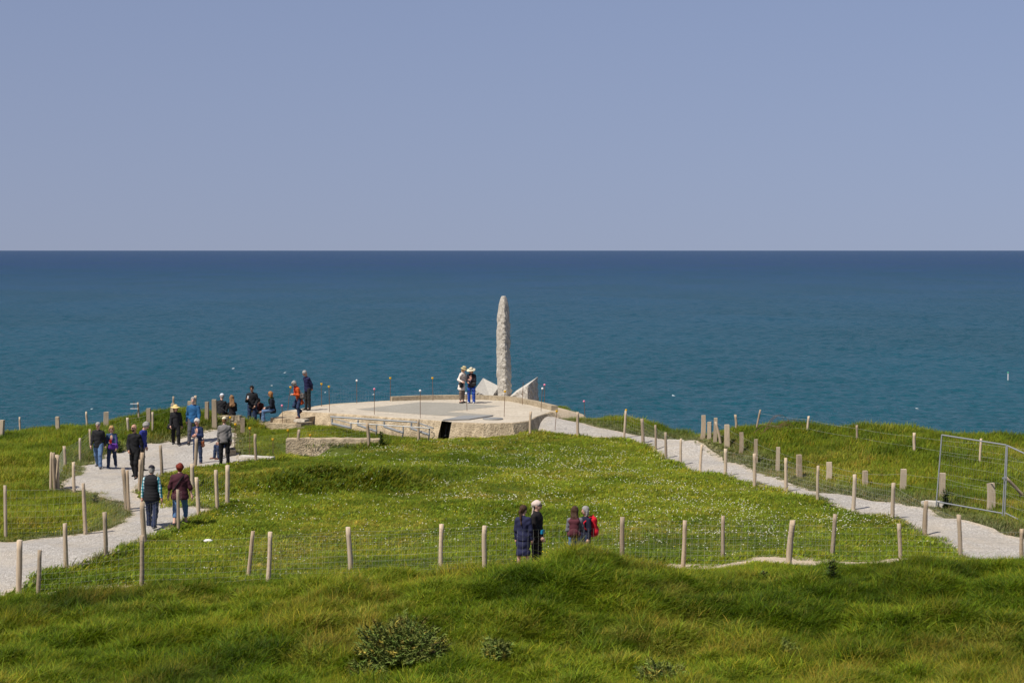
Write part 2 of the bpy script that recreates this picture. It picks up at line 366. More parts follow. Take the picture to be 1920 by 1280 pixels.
# ------------------------------------------------------------------ setting: sea, ground, paths
SEA_Z = -30.0
def sea_mesh():
    # one sheet: a wind-waved middle field joined to flat water out to the horizon
    rows = 245 * 1.0030 ** np.arange(1100); rows = rows[rows < 5200]; cols = np.linspace(-.36, .36, 640)
    Y, U = np.meshgrid(rows, cols, indexing='ij'); X = U * Y; Z = np.zeros_like(X)
    r = np.random.default_rng(5)
    for k in range(64):
        lam = 1.8 * (11 / 1.8) ** r.random(); th = 1.3 + r.normal(0, .7); kk = 2 * np.pi / lam; ph = kk * (X * np.cos(th) + Y * np.sin(th)) + r.uniform(0, 6.28)
        grp = .5 + .5 * np.sin(ph * .13 + r.uniform(0, 6) + .02 * X)
        Z += .0068 * lam * (np.sin(ph) + .3 * np.sin(2 * ph + .5)) * grp * np.clip(1 - (Y * .0030 / lam - .4), 0, 1)
    Z *= sstep(1.0, .9, np.abs(U) / .36) * sstep(5200, 3500, Y)
    n, m = X.shape; idx = np.arange(n * m).reshape(n, m)
    V = np.stack([X, Y, SEA_Z + Z], -1).reshape(-1, 3).tolist()
    F = np.stack([idx[:-1, :-1], idx[:-1, 1:], idx[1:, 1:], idx[1:, :-1]], -1).reshape(-1, 4).tolist()
    b0 = len(V); y0, y1 = float(rows[0]), float(rows[-1]); L = 120000.0
    V += [(-L, 60, SEA_Z), (L, 60, SEA_Z), (L, y0, SEA_Z), (-L, y0, SEA_Z), (L, y1, SEA_Z), (-L, y1, SEA_Z), (L, 160000, SEA_Z), (-L, 160000, SEA_Z)]
    nw, ne, sw, se = int(idx[-1, 0]), int(idx[-1, -1]), int(idx[0, 0]), int(idx[0, -1])
    F += [[b0, b0+1, b0+2, se, sw, b0+3], [se, b0+2, b0+4, ne], [b0+3, sw, nw, b0+5], [b0+5, nw, ne, b0+4, b0+6, b0+7]]
    me = bpy.data.meshes.new('sea'); me.from_pydata(V, [], F); me.polygons.foreach_set('use_smooth', [True] * len(me.polygons)); me.materials.append(M_WATER)
    return kind(link(bpy.data.objects.new('sea', me)), 'structure')
sea_mesh()

def poly_world(pts): return np.array([[g.x, g.y] for g in (ground(*p) for p in pts)])
def inside(poly, x, y):
    c = np.zeros(x.shape, bool); n = len(poly); j = n - 1
    for i in range(n):
        xi, yi = poly[i]; xj, yj = poly[j]
        k = ((yi > y) != (yj > y)) & (x < (xj - xi) * (y - yi) / (yj - yi + 1e-12) + xi)
        c ^= k; j = i
    return c
def poly_dist(poly, x, y):
    d = np.full(x.shape, 1e9); n = len(poly)
    for i in range(n):
        a = poly[i]; b = poly[(i + 1) % n]; ab = b - a; L = max((ab ** 2).sum(), 1e-9)
        t = np.clip(((x - a[0]) * ab[0] + (y - a[1]) * ab[1]) / L, 0, 1)
        d = np.minimum(d, np.hypot(x - a[0] - t * ab[0], y - a[1] - t * ab[1]))
    return d
def vnoise(x, y, s, seed=0):
    x = np.asarray(x) * s; y = np.asarray(y) * s
    xi = np.floor(x).astype(np.int64); yi = np.floor(y).astype(np.int64); fx = x - xi; fy = y - yi
    def h(a, b):
        k = (a * 374761393 + b * 668265263 + seed * 1442695041) & 0xffffffff
        k = ((k ^ (k >> 13)) * 1274126177) & 0xffffffff
        return ((k ^ (k >> 16)) & 0xffff) / 65535.0
    u = fx * fx * (3 - 2 * fx); v = fy * fy * (3 - 2 * fy)
    return (h(xi, yi) * (1-u) + h(xi+1, yi) * u) * (1-v) + (h(xi, yi+1) * (1-u) + h(xi+1, yi+1) * u) * v

PATH_L = poly_world([(-160,1020),(0,1018),(90,1010),(160,1002),(215,988),(247,968),(236,947),(190,932),(150,922),(120,916),(124,898),(150,882),(170,868),(197,853),(228,846),
  (275,833),(309,829),(354,816),(405,806),(430,802),(440,806),(443,816),(440,835),(438,851),(470,862),(511,864),(470,868),(430,872),(364,880),(302,894),(262,914),(253,924),(258,934),
  (280,942),(309,945),(361,951),(400,955),(343,984),(309,1000),(258,1024),(199,1049),(127,1070),(69,1091),(20,1115),(-20,1135),(-160,1180)])
PATH_R = poly_world([(985,790),(1000,781),(1012,779),(1050,786),(1100,797),(1150,808),(1200,818),(1250,826),(1305,828),(1322,838),(1345,853),(1380,869),(1420,887),(1480,907),(1550,926),(1620,937),(1690,946),
  (1740,955),(1800,975),(1862,993),(1885,1005),(1980,1015),(1990,1062),(1850,1062),(1800,1047),(1770,1027),(1735,1006),(1690,982),(1640,969),(1560,951),(1500,932),(1440,916),(1380,906),(1320,891),
  (1270,873),(1230,853),(1200,836),(1165,823),(1100,820),(1040,814),(1008,808)])
PATH_F = np.array([[-13.2, 39.9], [-9, 40.0], [-4, 40.2], [0, 40.3], [4, 40.6], [8, 40.7], [12.6, 41.2], [12.6, 43.6], [10.4, 43.6], [6, 42.7], [2, 42.4], [-3, 42.0], [-8, 41.3], [-11.6, 40.9]])
PATHS = [PATH_L, PATH_R, PATH_F]
LAWN = poly_world([(262,925),(302,893),(364,880),(430,872),(511,864),(560,852),(690,838),(786,827),(877,818),(995,814),(1083,820),(1170,823),(1204,836),(1270,873),(1320,891),(1440,916),(1560,951),(1690,982),(1770,1027),(1798,1046)]) 
LAWN = np.vstack([LAWN, [[10.2, 43.4], [6, 42.9], [2, 42.6], [-3, 42.2], [-8, 41.6], [-10.6, 41.2]], poly_world([(69,1091),(127,1070),(199,1049),(258,1024),(309,1000),(343,984),(400,955),(361,951),(280,942)])])

# bunker outline (roof edge), used for the ground too
ZR = .75
ROOF_PX = [(536,770),(560,771.2),(593,772.5),(653,776),(733,782),(800,786.5),(829,788.8),(848,791),(907,793),(960,792),(990,788.5),(1006,780),(1038,769),(1000,759),(960,751.5),(900,748),(820,748.5),(733,751.5),(660,755.5),(600,762)]
ROOF = np.array([[p.x, p.y] for p in (at_z(a, b, ZR) for a, b in ROOF_PX)])

gx = np.arange(-34, 34.01, .3); gy = np.arange(19.0, 112, .3)
GX, GY = np.meshgrid(gx, gy, indexing='ij')
GZ = terrain(GX, GY)
dpath = np.full(GX.shape, 99.0); inp = np.zeros(GX.shape, bool)
for P in PATHS:
    i_ = inside(P, GX, GY); inp |= i_
    dpath = np.minimum(dpath, poly_dist(P, GX, GY))
GZ = GZ - np.where(inp, .10 * sstep(0, .4, dpath), 0)
GZ = np.where(inside(ROOF, GX, GY), np.minimum(GZ, -.2), GZ)
bare = np.where(inp, 1.0, np.clip(1 - dpath / .35, 0, 1) * .9)
nx, ny = GX.shape
idx = np.arange(nx * ny).reshape(nx, ny)
F = np.stack([idx[:-1, :-1], idx[1:, :-1], idx[1:, 1:], idx[:-1, 1:]], -1).reshape(-1, 4)
me = bpy.data.meshes.new('ground')
me.from_pydata(np.stack([GX, GY, GZ], -1).reshape(-1, 3).tolist(), [], F.tolist())
me.polygons.foreach_set('use_smooth', [True] * len(me.polygons))
a_ = me.attributes.new('bare', 'FLOAT', 'POINT'); a_.data.foreach_set('value', bare.ravel().astype(np.float32))
me.materials.append(M_SOIL)
kind(link(bpy.data.objects.new('ground', me)), 'structure')

def path_mesh(name, P, dz=.03, sand=0.0):
    # ragged outline and a fine interior so that the sheet follows the ground
    out = []
    n = len(P)
    for i in range(n):
        a = P[i]; b = P[(i + 1) % n]; k = max(1, int(np.hypot(*(b - a)) / .22))
        for t in range(k): out.append(a + (b - a) * t / k)
    out = np.array(out); c = out.mean(0)
    out = out + (vnoise(out[:, 0], out[:, 1], 1.6, 5)[:, None] - .5) * .35 * np.stack([np.sin(out[:, 1] * 3), np.cos(out[:, 0] * 3)], 1)
    x0, y0 = out.min(0); x1, y1 = out.max(0)
    qx, qy = np.meshgrid(np.arange(x0, x1, .4), np.arange(y0, y1, .4)); qx = qx.ravel(); qy = qy.ravel()
    m_ = inside(out, qx, qy) & (poly_dist(out, qx, qy) > .2)
    pts = np.vstack([out, np.stack([qx[m_], qy[m_]], 1)]); N = len(out)
    r = delaunay_2d_cdt([Vector(p) for p in pts], [(i, (i + 1) % N) for i in range(N)], [list(range(N))], 1, 1e-5)
    V = np.array([[v.x, v.y] for v in r[0]]); cen = np.array([V[f].mean(0) for f in r[2]])
    ok = inside(out, cen[:, 0], cen[:, 1])
    fs = [f for f, k in zip(r[2], ok) if k]
    Z = terrain(V[:, 0], V[:, 1]) + dz
    o = mesh_obj(name, np.c_[V, Z], fs, M_GRAVEL)
    e = np.maximum(sand, np.clip(1 - poly_dist(out, V[:, 0], V[:, 1]) / .8, 0, 1))
    a = o.data.attributes.new('edge', 'FLOAT', 'POINT'); a.data.foreach_set('value', e.astype(np.float32))
    return kind(o, 'structure')
path_mesh('gravel_path_left', PATH_L); path_mesh('gravel_path_right', PATH_R, .034); path_mesh('trampled_path_front', PATH_F, .026, 1.25)

# ------------------------------------------------------------------ concrete bunker
def ring(poly, off, z, zn=0.0):
    n = len(poly); c = poly.mean(0); out = []
    for i in range(n):
        t = poly[(i + 1) % n] - poly[i - 1]; nrm = np.array([t[1], -t[0]]); nrm /= np.hypot(*nrm)
        if np.dot(nrm, poly[i] - c) < 0: nrm = -nrm
        o = off[i] if hasattr(off, '__len__') else off
        zz = z[i] if hasattr(z, '__len__') else z
        p = poly[i] + nrm * o; out.append((p[0], p[1], zz))
    return out
def densify(poly, step):
    out = []
    for i in range(len(poly)):
        a = poly[i]; b = poly[(i + 1) % len(poly)]; k = max(1, int(np.hypot(*(b - a)) / step))
        out += [a + (b - a) * t / k for t in range(k)]
    return np.array(out)
bunker = tag(empty('concrete_bunker', (float(ROOF[:, 0].mean()), float(ROOF[:, 1].mean()), 0)), 'low concrete bunker with pale flat roof and sloping front wall below the stone pillar', 'bunker')
bl = Vector(bunker.location)
RD = densify(ROOF, .22); nR = len(RD)
back = sstep(78.5, 84, RD[:, 1]) * 1.0
back = np.where(RD[:, 0] > .6, np.maximum(back, sstep(79, 82, RD[:, 1])), back)
front = 1 - back
rgs = [ring(RD, 0, ZR), ring(RD, .035 * front + .35 * back, ZR - .03 * front - .02 * back), ring(RD, .22 * front + .9 * back, ZR - .55 * front - .06 * back),
       ring(RD, .36 * front + 1.7 * back, ZR - 1.3 * front - .30 * back), ring(RD, .42 * front + 2.8 * back, ZR - 1.7 * front - 1.3 * back)]
v = []; f = []
for k, R_ in enumerate(rgs):
    for i, p in enumerate(R_):
        a = .03 * (vnoise(np.array([p[0]]), np.array([p[1] + p[2]]), 3.0, 3)[0] - .5) * (k > 0)
        v.append((p[0] + a - bl.x, p[1] + a - bl.y, p[2] - bl.z + (0 if k == 0 else a * .6)))
for k in range(len(rgs) - 1):
    for i in range(nR): f.append((k*nR + i, k*nR + (i+1) % nR, (k+1)*nR + (i+1) % nR, (k+1)*nR + i))
# doorway gap in the front wall: drop the faces of the slot
gap_x = (at(830, 790, 76.0).x, at(845, 790, 76.0).x)
gap = [bool(RD[i][1] < 77.5 and RD[(i+1) % nR][1] < 77.5 and gap_x[0] - .1 < RD[i][0] < gap_x[1] + .1 and gap_x[0] - .1 < RD[(i+1) % nR][0] < gap_x[1] + .1) for i in range(nR)]
keep = [q for q in f if not gap[q[0] % nR]]
wall = mesh_obj('wall', v, keep, M_WALL, bunker, False)
wall.data.materials.append(M_APRON)
for p in wall.data.polygons:
    c = p.center
    if back[p.vertices[0] % nR] > .4: p.material_index = 1
mesh_obj('roof_slab', [(p[0] - bl.x, p[1] - bl.y, ZR - bl.z) for p in RD], [tuple(range(nR))], M_ROOF, bunker, False)
pp = [at_z(a, b, ZR + .006) - bl for a, b in [(668,767),(700,763.5),(787,753.5),(840,754.5),(890,757.5),(938,761),(890,766),(835,771.5),(890,775),(930,777.5),(880,781),(800,777),(730,772)]]
mesh_obj('grey_patch', pp, [tuple(range(len(pp)))], M_PATCH, bunker, False)
# slot: dark recess with ladder irons and cover plate
g0 = at(829, 790, 76.35); g1 = at(852, 790, 76.35)
rec = MB(); rec.box((g0.x - .12 - bl.x, 77.0 - bl.y, .0), (.12, 1.5, 1.3)).box((g1.x + .02 - bl.x, 77.0 - bl.y, .0), (.12, 1.5, 1.3)).box(((g0.x + g1.x) / 2 - bl.x, 77.75 - bl.y, .0), (1.1, .1, 1.3))
rec.build('doorway_recess', M_WALL, bunker)
ir = MB()
for k in range(3):
    x_ = g0.x + .12 + .14 * k - bl.x; ir.tube([(x_ + .1, 76.2 - bl.y, -.45), (x_ + .02, 76.25 - bl.y, .25), (x_ + .12, 76.3 - bl.y, .68)], .022, 6)
ir.tube([(g0.x - bl.x, 76.2 - bl.y, .12), (g1.x + .1 - bl.x, 76.2 - bl.y, .18)], .02, 6)
ir.build('bent_reinforcing_bars', M_DARKSTEEL, bunker)
cp = [at_z(a, b, ZR + .05) - bl for a, b in [(830,786.5),(868,778.5),(925,778),(880,785)]]
cm = MB(); cm.add(cp + [p - Vector((0, 0, .04)) for p in cp], [(3,2,1,0),(4,5,6,7),(0,1,5,4),(1,2,6,5),(2,3,7,6),(3,0,4,7)]); cm.build('steel_cover_plate', M_PLATE, bunker)
# parapet curb along the sea side
cpx = [(733,751.8),(780,750),(830,749),(880,748.6),(920,749.5),(960,752),(1000,759.5),(1040,769.5)]
cw = [at_z(a, b, ZR) for a, b in cpx]
for i in range(len(cw) - 1):
    a, b_ = cw[i], cw[i + 1]; m_ = (a + b_) / 2; d_ = b_ - a
    cb = MB(); cb.box((m_.x - bl.x, m_.y + .12 - bl.y, ZR + .09), (d_.length - .012, .3, .22), math.atan2(d_.y, d_.x), .006); cb.build('curb_block', M_CURB, bunker)
# second block of the front wall (lower cut concrete at the left)
led = tag(empty('concrete_retaining_wall', at(600, 850, 71.2)), 'low broken concrete retaining wall topped with grass left of the steel frame', 'wall')
l0 = Vector(led.location)
tl, tr = at(537, 823, 71.8), at(712, 823.5, 72.5)
lb = MB(); dd = tr - tl; k = 14; v = []; f = []
for i in range(k + 1):
    p = tl + dd * i / k; j = .03 * random.uniform(-1, 1)
    for q in ((0, -.0, .0), (0, .35, .03), (0, .38, -1.2), (0, -.34, -1.2)): v.append(p + Vector((j, q[1] + j, q[2] + j * .6 * (q[2] > -1))) - l0)
for i in range(k):
    for e in range(4): f.append((i*4 + e, i*4 + (e+1) % 4, (i+1)*4 + (e+1) % 4, (i+1)*4 + e))
f += [(3,2,1,0), tuple(k*4 + e for e in range(4))]
lb.add(v, f); lb.build('wall_block', M_WALL, led)
sh_ = at(707, 824, 73.3) - l0
# steps and broken ledges on the left flank
st = tag(empty('concrete_steps', at(530, 800, 77.6)), 'stepped concrete ledges leading up the left end of the bunker', 'steps')
s0 = Vector(st.location)
def slab(pxs, Y0, depth, zt, h, name, mat, jit=.015, par=None, o0=None):
    a = at_z(pxs[0][0], pxs[0][1], zt); b_ = at_z(pxs[1][0], pxs[1][1], zt); o0 = o0 or s0
    d_ = (b_ - a); nr = Vector((-d_.y, d_.x, 0)).normalized() * depth; n_ = 8; v = []; f = []
    for i in range(n_ + 1):
        p = a + d_ * i / n_
        r = lambda s=jit: Vector((random.uniform(-s, s), random.uniform(-s, s), random.uniform(-s, s)))
        v += [p + r() - o0, p + nr + r() - o0, p + nr + Vector((0, 0, -h)) - o0, p + Vector((0, -.04, -h)) + r() - o0]
    for i in range(n_):
        for e in range(4): f.append((i*4 + e, i*4 + (e+1) % 4, (i+1)*4 + (e+1) % 4, (i+1)*4 + e))
    f += [(3,2,1,0), tuple(n_*4 + e for e in range(4))]
    return mesh_obj(name, v, f, mat, par or st, False)
slab([(486,793),(557,795.5)], 0, 1.5, .42, .9, 'ledge', M_WALL)
slab([(507,783.5),(556,785.5)], 0, 2.4, .60, .9, 'ledge', M_WALL)
slab([(468,801),(487,800)], 0, .8, .22, .6, 'ledge', M_STONE, .05)
slab([(551,786.5),(571,787)], 0, .5, .62, .09, 'top_slab', M_ROOF, .006)
pl = MB(); p_ = at(560.5, 795, 77.0) - s0; pl.box((p_.x, p_.y, -.2 - s0.z), (.17, .2, 1.42), 0, .008); pl.build('pier', M_STONE, st)
pl = MB(); p_ = at(568.5, 795, 76.9) - s0; pl.box((p_.x, p_.y, -.32 - s0.z), (.14, .2, 1.42), 0, .008); pl.build('pier', M_CURB, st)
pl = MB(); p_ = at(514, 800, 76.3) - s0; pl.box((p_.x, p_.y, -.3 - s0.z), (.12, .2, 1.1), 0, .008); pl.build('pier', M_CURB, st)
slab([(437,814),(470,812)], 0, 1.8, .22, .4, 'landing_slab', M_KERB, .01)
# stone seat for the couple
ss = tag(empty('rubble_stone_wall', at(422, 800, 77.4)), 'short rubble stone wall the couple sits on by the gravel path', 'wall')
q0 = Vector(ss.location)
for zi in range(3):
    for xi in range(5):
        b_ = MB(); w_ = .27 + random.uniform(-.04, .04)
        b_.box(((xi - 2 + .5 * (zi % 2)) * .27, random.uniform(-.03, .03), .10 + zi * .19 - .1), (w_, .45, .185), random.uniform(-.05, .05), .02); b_.build('stone', M_STONE, ss)
# kerbs
kb = tag(empty('pale_kerb_strip', ground(480, 862)), 'low pale concrete kerb strip at the lawn corner below the steps', 'kerb')
k0 = Vector(kb.location); a = ground(451, 860); b_ = ground(512, 865)
a.z += .13; b_.z += .1
m_ = (a + b_) / 2 - k0; d_ = b_ - a
x = MB(); x.box((m_.x, m_.y, m_.z - .12), (d_.length, .28, .3), math.atan2(d_.y, d_.x), .01); x.build('kerb', M_KERB, kb)
kb = tag(empty('path_end_kerb', ground(1282, 828)), 'thin pale kerb where the right gravel path ends above the sea', 'kerb')
k0 = Vector(kb.location); a = at(1252, 824.5, k0.y + .3); b_ = at(1299, 825.2, k0.y - .1)
m_ = (a + b_) / 2 - k0; d_ = b_ - a
x = MB(); x.box((m_.x, m_.y, m_.z - .14), (d_.length, .22, .3), math.atan2(d_.y, d_.x), .008); x.build('kerb', M_KERB, kb)

# ------------------------------------------------------------------ monument
BY = 87.6
mon = tag(empty('granite_monument', at(944, 742, BY)), 'tall rough granite pillar between two sloping stone tablets on the bunker', 'monument')
m0 = Vector(mon.location); zb = ZR - .1 - m0.z
PX = 3500 / BY
prof = [(554.0,941.5,947.0),(555.4,939.8,948.6),(557.5,938.8,949.4),(562,937.6,950.6),(569,936.0,952.2),(577,934.6,953.6),(589,933,955),(603,931.7,955.8),(634,931.2,957),(665,931,957),(696,931.6,957.5),(720,932.4,958.2),(738,933,959.2),(752,933,959.5)]
prof = prof[::-1]
def pr(t):  # interpolated profile
    ys = np.array([p[0] for p in prof]); ls = np.array([p[1] for p in prof]); rs = np.array([p[2] for p in prof])
    return np.interp(t, np.linspace(0, 1, len(ys)), ys), np.interp(t, np.linspace(0, 1, len(ys)), ls), np.interp(t, np.linspace(0, 1, len(ys)), rs)
NV, NU = 170, 72; v = []
dense_t = np.interp(np.linspace(0, 1, NV), np.linspace(0, 1, 300), np.interp(np.linspace(752, 554.4, 300), [p[0] for p in prof][::-1], np.linspace(1, 0, len(prof))))
def n3(x, y, z, s, sd): return vnoise(x + z * .37, y * 1.0 + z * .91, s, sd)
for j in range(NV):
    yy, lx, rx = pr(dense_t[j]); zc = (742 - yy) / PX; xc = ((lx + rx) / 2 - 944) / PX; w_ = (rx - lx) / 2 / PX
    for k in range(NU):
        t = 2 * math.pi * k / NU; c, s = math.cos(t), math.sin(t)
        # squarish section turned so that one arris points at the camera right of centre
        ca, sa = math.cos(t - .95), math.sin(t - .95); r = 1 / (abs(ca) ** 7 + abs(sa) ** 7) ** (1 / 7)
        r *= .80; x_, y_ = c * r * w_, s * r * w_ * .85
        right = sstep(-.1, .5, c - .55 * s)
        cx3, cy3 = c * .33, s * .33
        nz = lambda sc, sd: vnoise(np.array([cx3 * sc + zc * sc * .31 + 7]), np.array([cy3 * sc + zc * sc * .95]), 1.0, sd)[0] - .5
        e = nz(3.2, 1) * .055 + nz(8, 2) * .05 * (.3 + right) + nz(19, 6) * .028 * (.45 + .8 * right)
        e *= min(1.0, .35 + (NV - 1 - j) / 25)
        v.append((xc + x_ + c * e, y_ + s * e, zc + e * .5 * (0 if j < NV - 2 else 0)))
f = [(j*NU + k, j*NU + (k+1) % NU, (j+1)*NU + (k+1) % NU, (j+1)*NU + k) for j in range(NV - 1) for k in range(NU)] + [tuple((NV-1)*NU + k for k in range(NU))]
mesh_obj('pillar', v, f, M_GRANITE, mon, False)
def tablet(pts, name):   # pts: base xy + top height, order: inner front, outer front, outer back, inner back
    N = 14; v = []; f = []
    P = [np.array(p, float) for p in pts]
    def gp(u, w_): return (P[0] * (1-u) + P[1] * u) * (1-w_) + (P[3] * (1-u) + P[2] * u) * w_
    top = [[None] * (N + 1) for _ in range(N + 1)]
    tab = mesh_obj(name, [(gp(u, w_)[0], gp(u, w_)[1], zb + gp(u, w_)[2]) for u, w_ in ((0,0),(1,0),(1,1),(0,1))], [(0,1,2,3)], M_TABLET, mon, False)
    # rough sides
    v = []; f = []; loop = []
    edge = [(u / N, 0) for u in range(N)] + [(1, u / N) for u in range(N)] + [(1 - u / N, 1) for u in range(N)] + [(0, 1 - u / N) for u in range(N)]
    L = len(edge); ROWS = 7
    cx, cy = np.mean([p[0] for p in P]), np.mean([p[1] for p in P])
    for r in range(ROWS + 1):
        for (u, w_) in edge:
            g = gp(u, w_); z = zb + g[2] * (1 - r / ROWS) - .0; o = Vector((g[0] - cx, g[1] - cy, 0)).normalized()
            a = 0 if r == 0 else random.uniform(-.03, .05)
            v.append((g[0] + o.x * a, g[1] + o.y * a, z - (.25 if r == ROWS else 0)))
    for r in range(ROWS):
        for i in range(L): f.append((r*L + i, (r+1)*L + i, (r+1)*L + (i+1) % L, r*L + (i+1) % L))
    mesh_obj('rough_side', v, f, M_GRANITE, tab, False)
tablet([(.16, -.55, .10), (1.12, -1.45, .80), (1.62, -.62, 1.16), (.62, .15, .46)], 'inscribed_tablet')
tablet([(-.60, -.35, .12), (-1.36, -.45, .52), (-.97, .75, 1.0), (-.2, .55, .62)], 'inscribed_tablet')
for k in range(12):
    a = random.uniform(-.5, .55); b_ = MB(); b_.ball((a, random.uniform(-.75, -.42), zb + .08), (random.uniform(.06, .12), .08, random.uniform(.05, .09)), 6, 4); b_.build('base_stone', M_STONE, mon)

# ------------------------------------------------------------------ steel support frame lying before the bunker
fr = tag(empty('steel_support_frame', ground(720, 832)), 'galvanised steel tube frame with four cross tubes in front of bunker wall', 'frame')
f0 = Vector(fr.location)
YB, YF = 75.9, 74.4
def P_(px, py, Y): return at(px, py, Y) - f0
b_ = MB(); b_.box((0, 0, 0), (1, 1, 1)); 
r1a, r1b = P_(619.5, 781, YB), P_(784, 791.5, YB - .5)
x = MB(); x.tube([r1a, r1b], .034, 8); x.build('upper_rail', M_GALV, fr)
x = MB(); x.tube([P_(786, 793, YB - .6), P_(812.5, 802.5, YF - .3)], .03, 6); x.build('end_brace', M_GALV, fr)
x = MB(); x.tube([P_(627, 785, YB - .1), P_(655, 792.5, YF + .2), P_(806, 802.5, YF - .4)], .022, 6); x.build('lower_rail', M_GALV, fr)
for (bx, by, by2, ex, ey, ey2) in ((623,784,794,658,802,793.5), (671.5,787,796.5,706,808.5,797), (720.5,790,799.5,756,811,799.5), (771.5,792.5,803,805,815,802.5)):
    k = (bx - 623) / 150 * .5
    x = MB(); x.tube([P_(bx, by, YB - k), P_(bx - .5, by2 + .5, YB - k)], .034, 8); x.build('upright', M_GALV, fr)
    x = MB(); x.tube([P_(bx, by2, YB - k), P_(ex, ey, YF - k * .7)], .046, 10); x.build('cross_tube', M_GALV, fr)
    x = MB(); x.tube([P_(ex, ey2, YF - k * .7), P_(ex, ey + 1, YF - k * .7)], .028, 8); x.build('upright', M_GALV, fr)
    g = P_(ex, ey, YF - k * .7); gz = tz((g + f0).x, (g + f0).y) - f0.z - .1
    if ex > 700:
        x = MB(); x.tube([g, (g.x - .08, g.y, min(gz, g.z - .15))], .03, 6); x.build('leg', M_DARKSTEEL, fr)
x = MB(); pts = [P_(808, 810, YF - .4), P_(814, 811, YF - .4), P_(814, 818, YF - .4), P_(810, 822, YF - .4)]; x.tube(pts, .018, 6); x.build('hook', M_DARKSTEEL, fr)

mh = tag(empty('manhole_cover', at_z(924, 786, ZR)), 'round steel manhole cover at the front edge of the bunker roof', 'cover')
x = MB(); x.tube([(0, 0, .004), (0, 0, .05)], .42, 24); x.tube([(0, 0, .05), (0, 0, .06)], .36, 24); x.build('lid', M_PLATE, mh)
# ------------------------------------------------------------------ fences
def post_mesh(i, r, L, square=False):
    x = random.Random(i); v = []; f = []; n = 4 if square else 9; rows = 8
    bx, by = x.uniform(-.035, .035), x.uniform(-.035, .035); ph = x.uniform(0, 6)
    for j in range(rows + 1):
        t = j / rows; z = -.35 + t * (L + .35); ox = bx * math.sin(3 * t + ph); oy = by * math.cos(2.4 * t + ph)
        for k in range(n):
            a = 2 * math.pi * k / n + (math.pi / 4 if square else 0); rr = r * (1.06 - .12 * t) * (1 if square else (1 + x.uniform(-.10, .10)))
            if square: rr *= 1.3 + x.uniform(-.02, .02)
            v.append((ox + rr * math.cos(a), oy + rr * math.sin(a), z + (x.uniform(-.012, .012) if j == rows else 0)))
    for j in range(rows):
        for k in range(n): f.append((j*n + k, j*n + (k+1) % n, (j+1)*n + (k+1) % n, (j+1)*n + k))
    f.append(tuple(rows*n + k for k in range(n)))
    me = bpy.data.meshes.new('post'); me.from_pydata(v, [], f); me.update()
    if not square: me.polygons.foreach_set('use_smooth', [True] * (len(f) - 1) + [False])
    me.materials.append(M_TIMBER if square else M_POST); return me
ROUND = [post_mesh(i, .057, 1.0) for i in range(7)]
THIN = [post_mesh(i + 20, .048, 1.0) for i in range(5)]
SQ = [post_mesh(i + 40, .09, 1.0, True) for i in range(4)]
SQT = [post_mesh(i + 60, .092, 1.0, True) for i in range(4)]
def prism(mb, a, b, r):
    d = b - a
    if d.length < 1e-4: return
    d.normalize(); u = d.orthogonal().normalized() * r; w_ = d.cross(u)
    v = []
    for p in (a, b):
        for t in (0, 2.094, 4.189): v.append(p + u * math.cos(t) + w_ * math.sin(t))
    mb.add(v, [(0,1,4,3),(1,2,5,4),(2,0,3,5)])
def fence(name, label, posts, meshes=ROUND, net='net', cat='fence', group=None, wires=(.5, .93), closed=None, top=.96, rw=.0014, skip=()):
    """posts: (base px, base py, top py, [top dx]) in photograph measure; each stands on the ground there"""
    pts = []
    root = None
    for i, p in enumerate(posts):
        g = ground(p[0], p[1]); h = (p[1] - p[2]) / FPX * g.y
        h = max(.35, h); dx = (p[3] if len(p) > 3 else random.uniform(-1.5, 1.5)) / FPX * g.y
        if root is None: root = tag(empty(name, g), label, cat, group or 'post and wire fences')
        me = meshes[(i * 3 + len(posts)) % len(meshes)]
        o = bpy.data.objects.new('post', me); o.location = g - Vector(root.location); q_ = random.uniform(.78, 1.18); o.scale = (q_, q_, h)
        o.rotation_mode = 'ZYX'; o.rotation_euler = (random.uniform(-.02, .02), math.atan2(dx, h), random.uniform(0, 6.28) if meshes in (ROUND, THIN) else random.uniform(-.3, .3))
        link(o, root); pts.append((g, h, g + Vector((dx, 0, h))))
    r0 = Vector(root.location); mb = MB()
    for i in range(len(pts) - 1):
        if i in skip: continue
        (a, ha, ta), (b, hb, tb) = pts[i], pts[i + 1]; L = (b - a).length
        if L > 16 or L < .25: continue
        K = max(2, int(L / .75)); hs = [.03, .12, .21, .31, .42, .54, .67, .81, .96] if net == 'net' else wires
        def q(t, h):
            p = (a + (ta - a) * h * top) * (1 - t) + (b + (tb - b) * h * top) * t
            sag = -.03 * 4 * t * (1 - t)
            gz = tz(p.x, p.y) if net == 'net' and h < .3 else -99
            return Vector((p.x, p.y - .055, max(p.z + sag, gz + .02))) - r0
        for h in hs:
            prev = q(0, h)
            for k in range(1, K + 1):
                c = q(k / K, h); prism(mb, prev, c, rw * (1.4 if h in (hs[0], hs[-1]) else 1)); prev = c
        if net == 'net':
            V_ = max(1, int(L / .16))
            for k in range(1, V_): prism(mb, q(k / V_, .03), q(k / V_, .96), rw * .8)
    if mb.v: mb.build('wire_mesh' if net == 'net' else 'wire', M_WIRE, root)
    return root

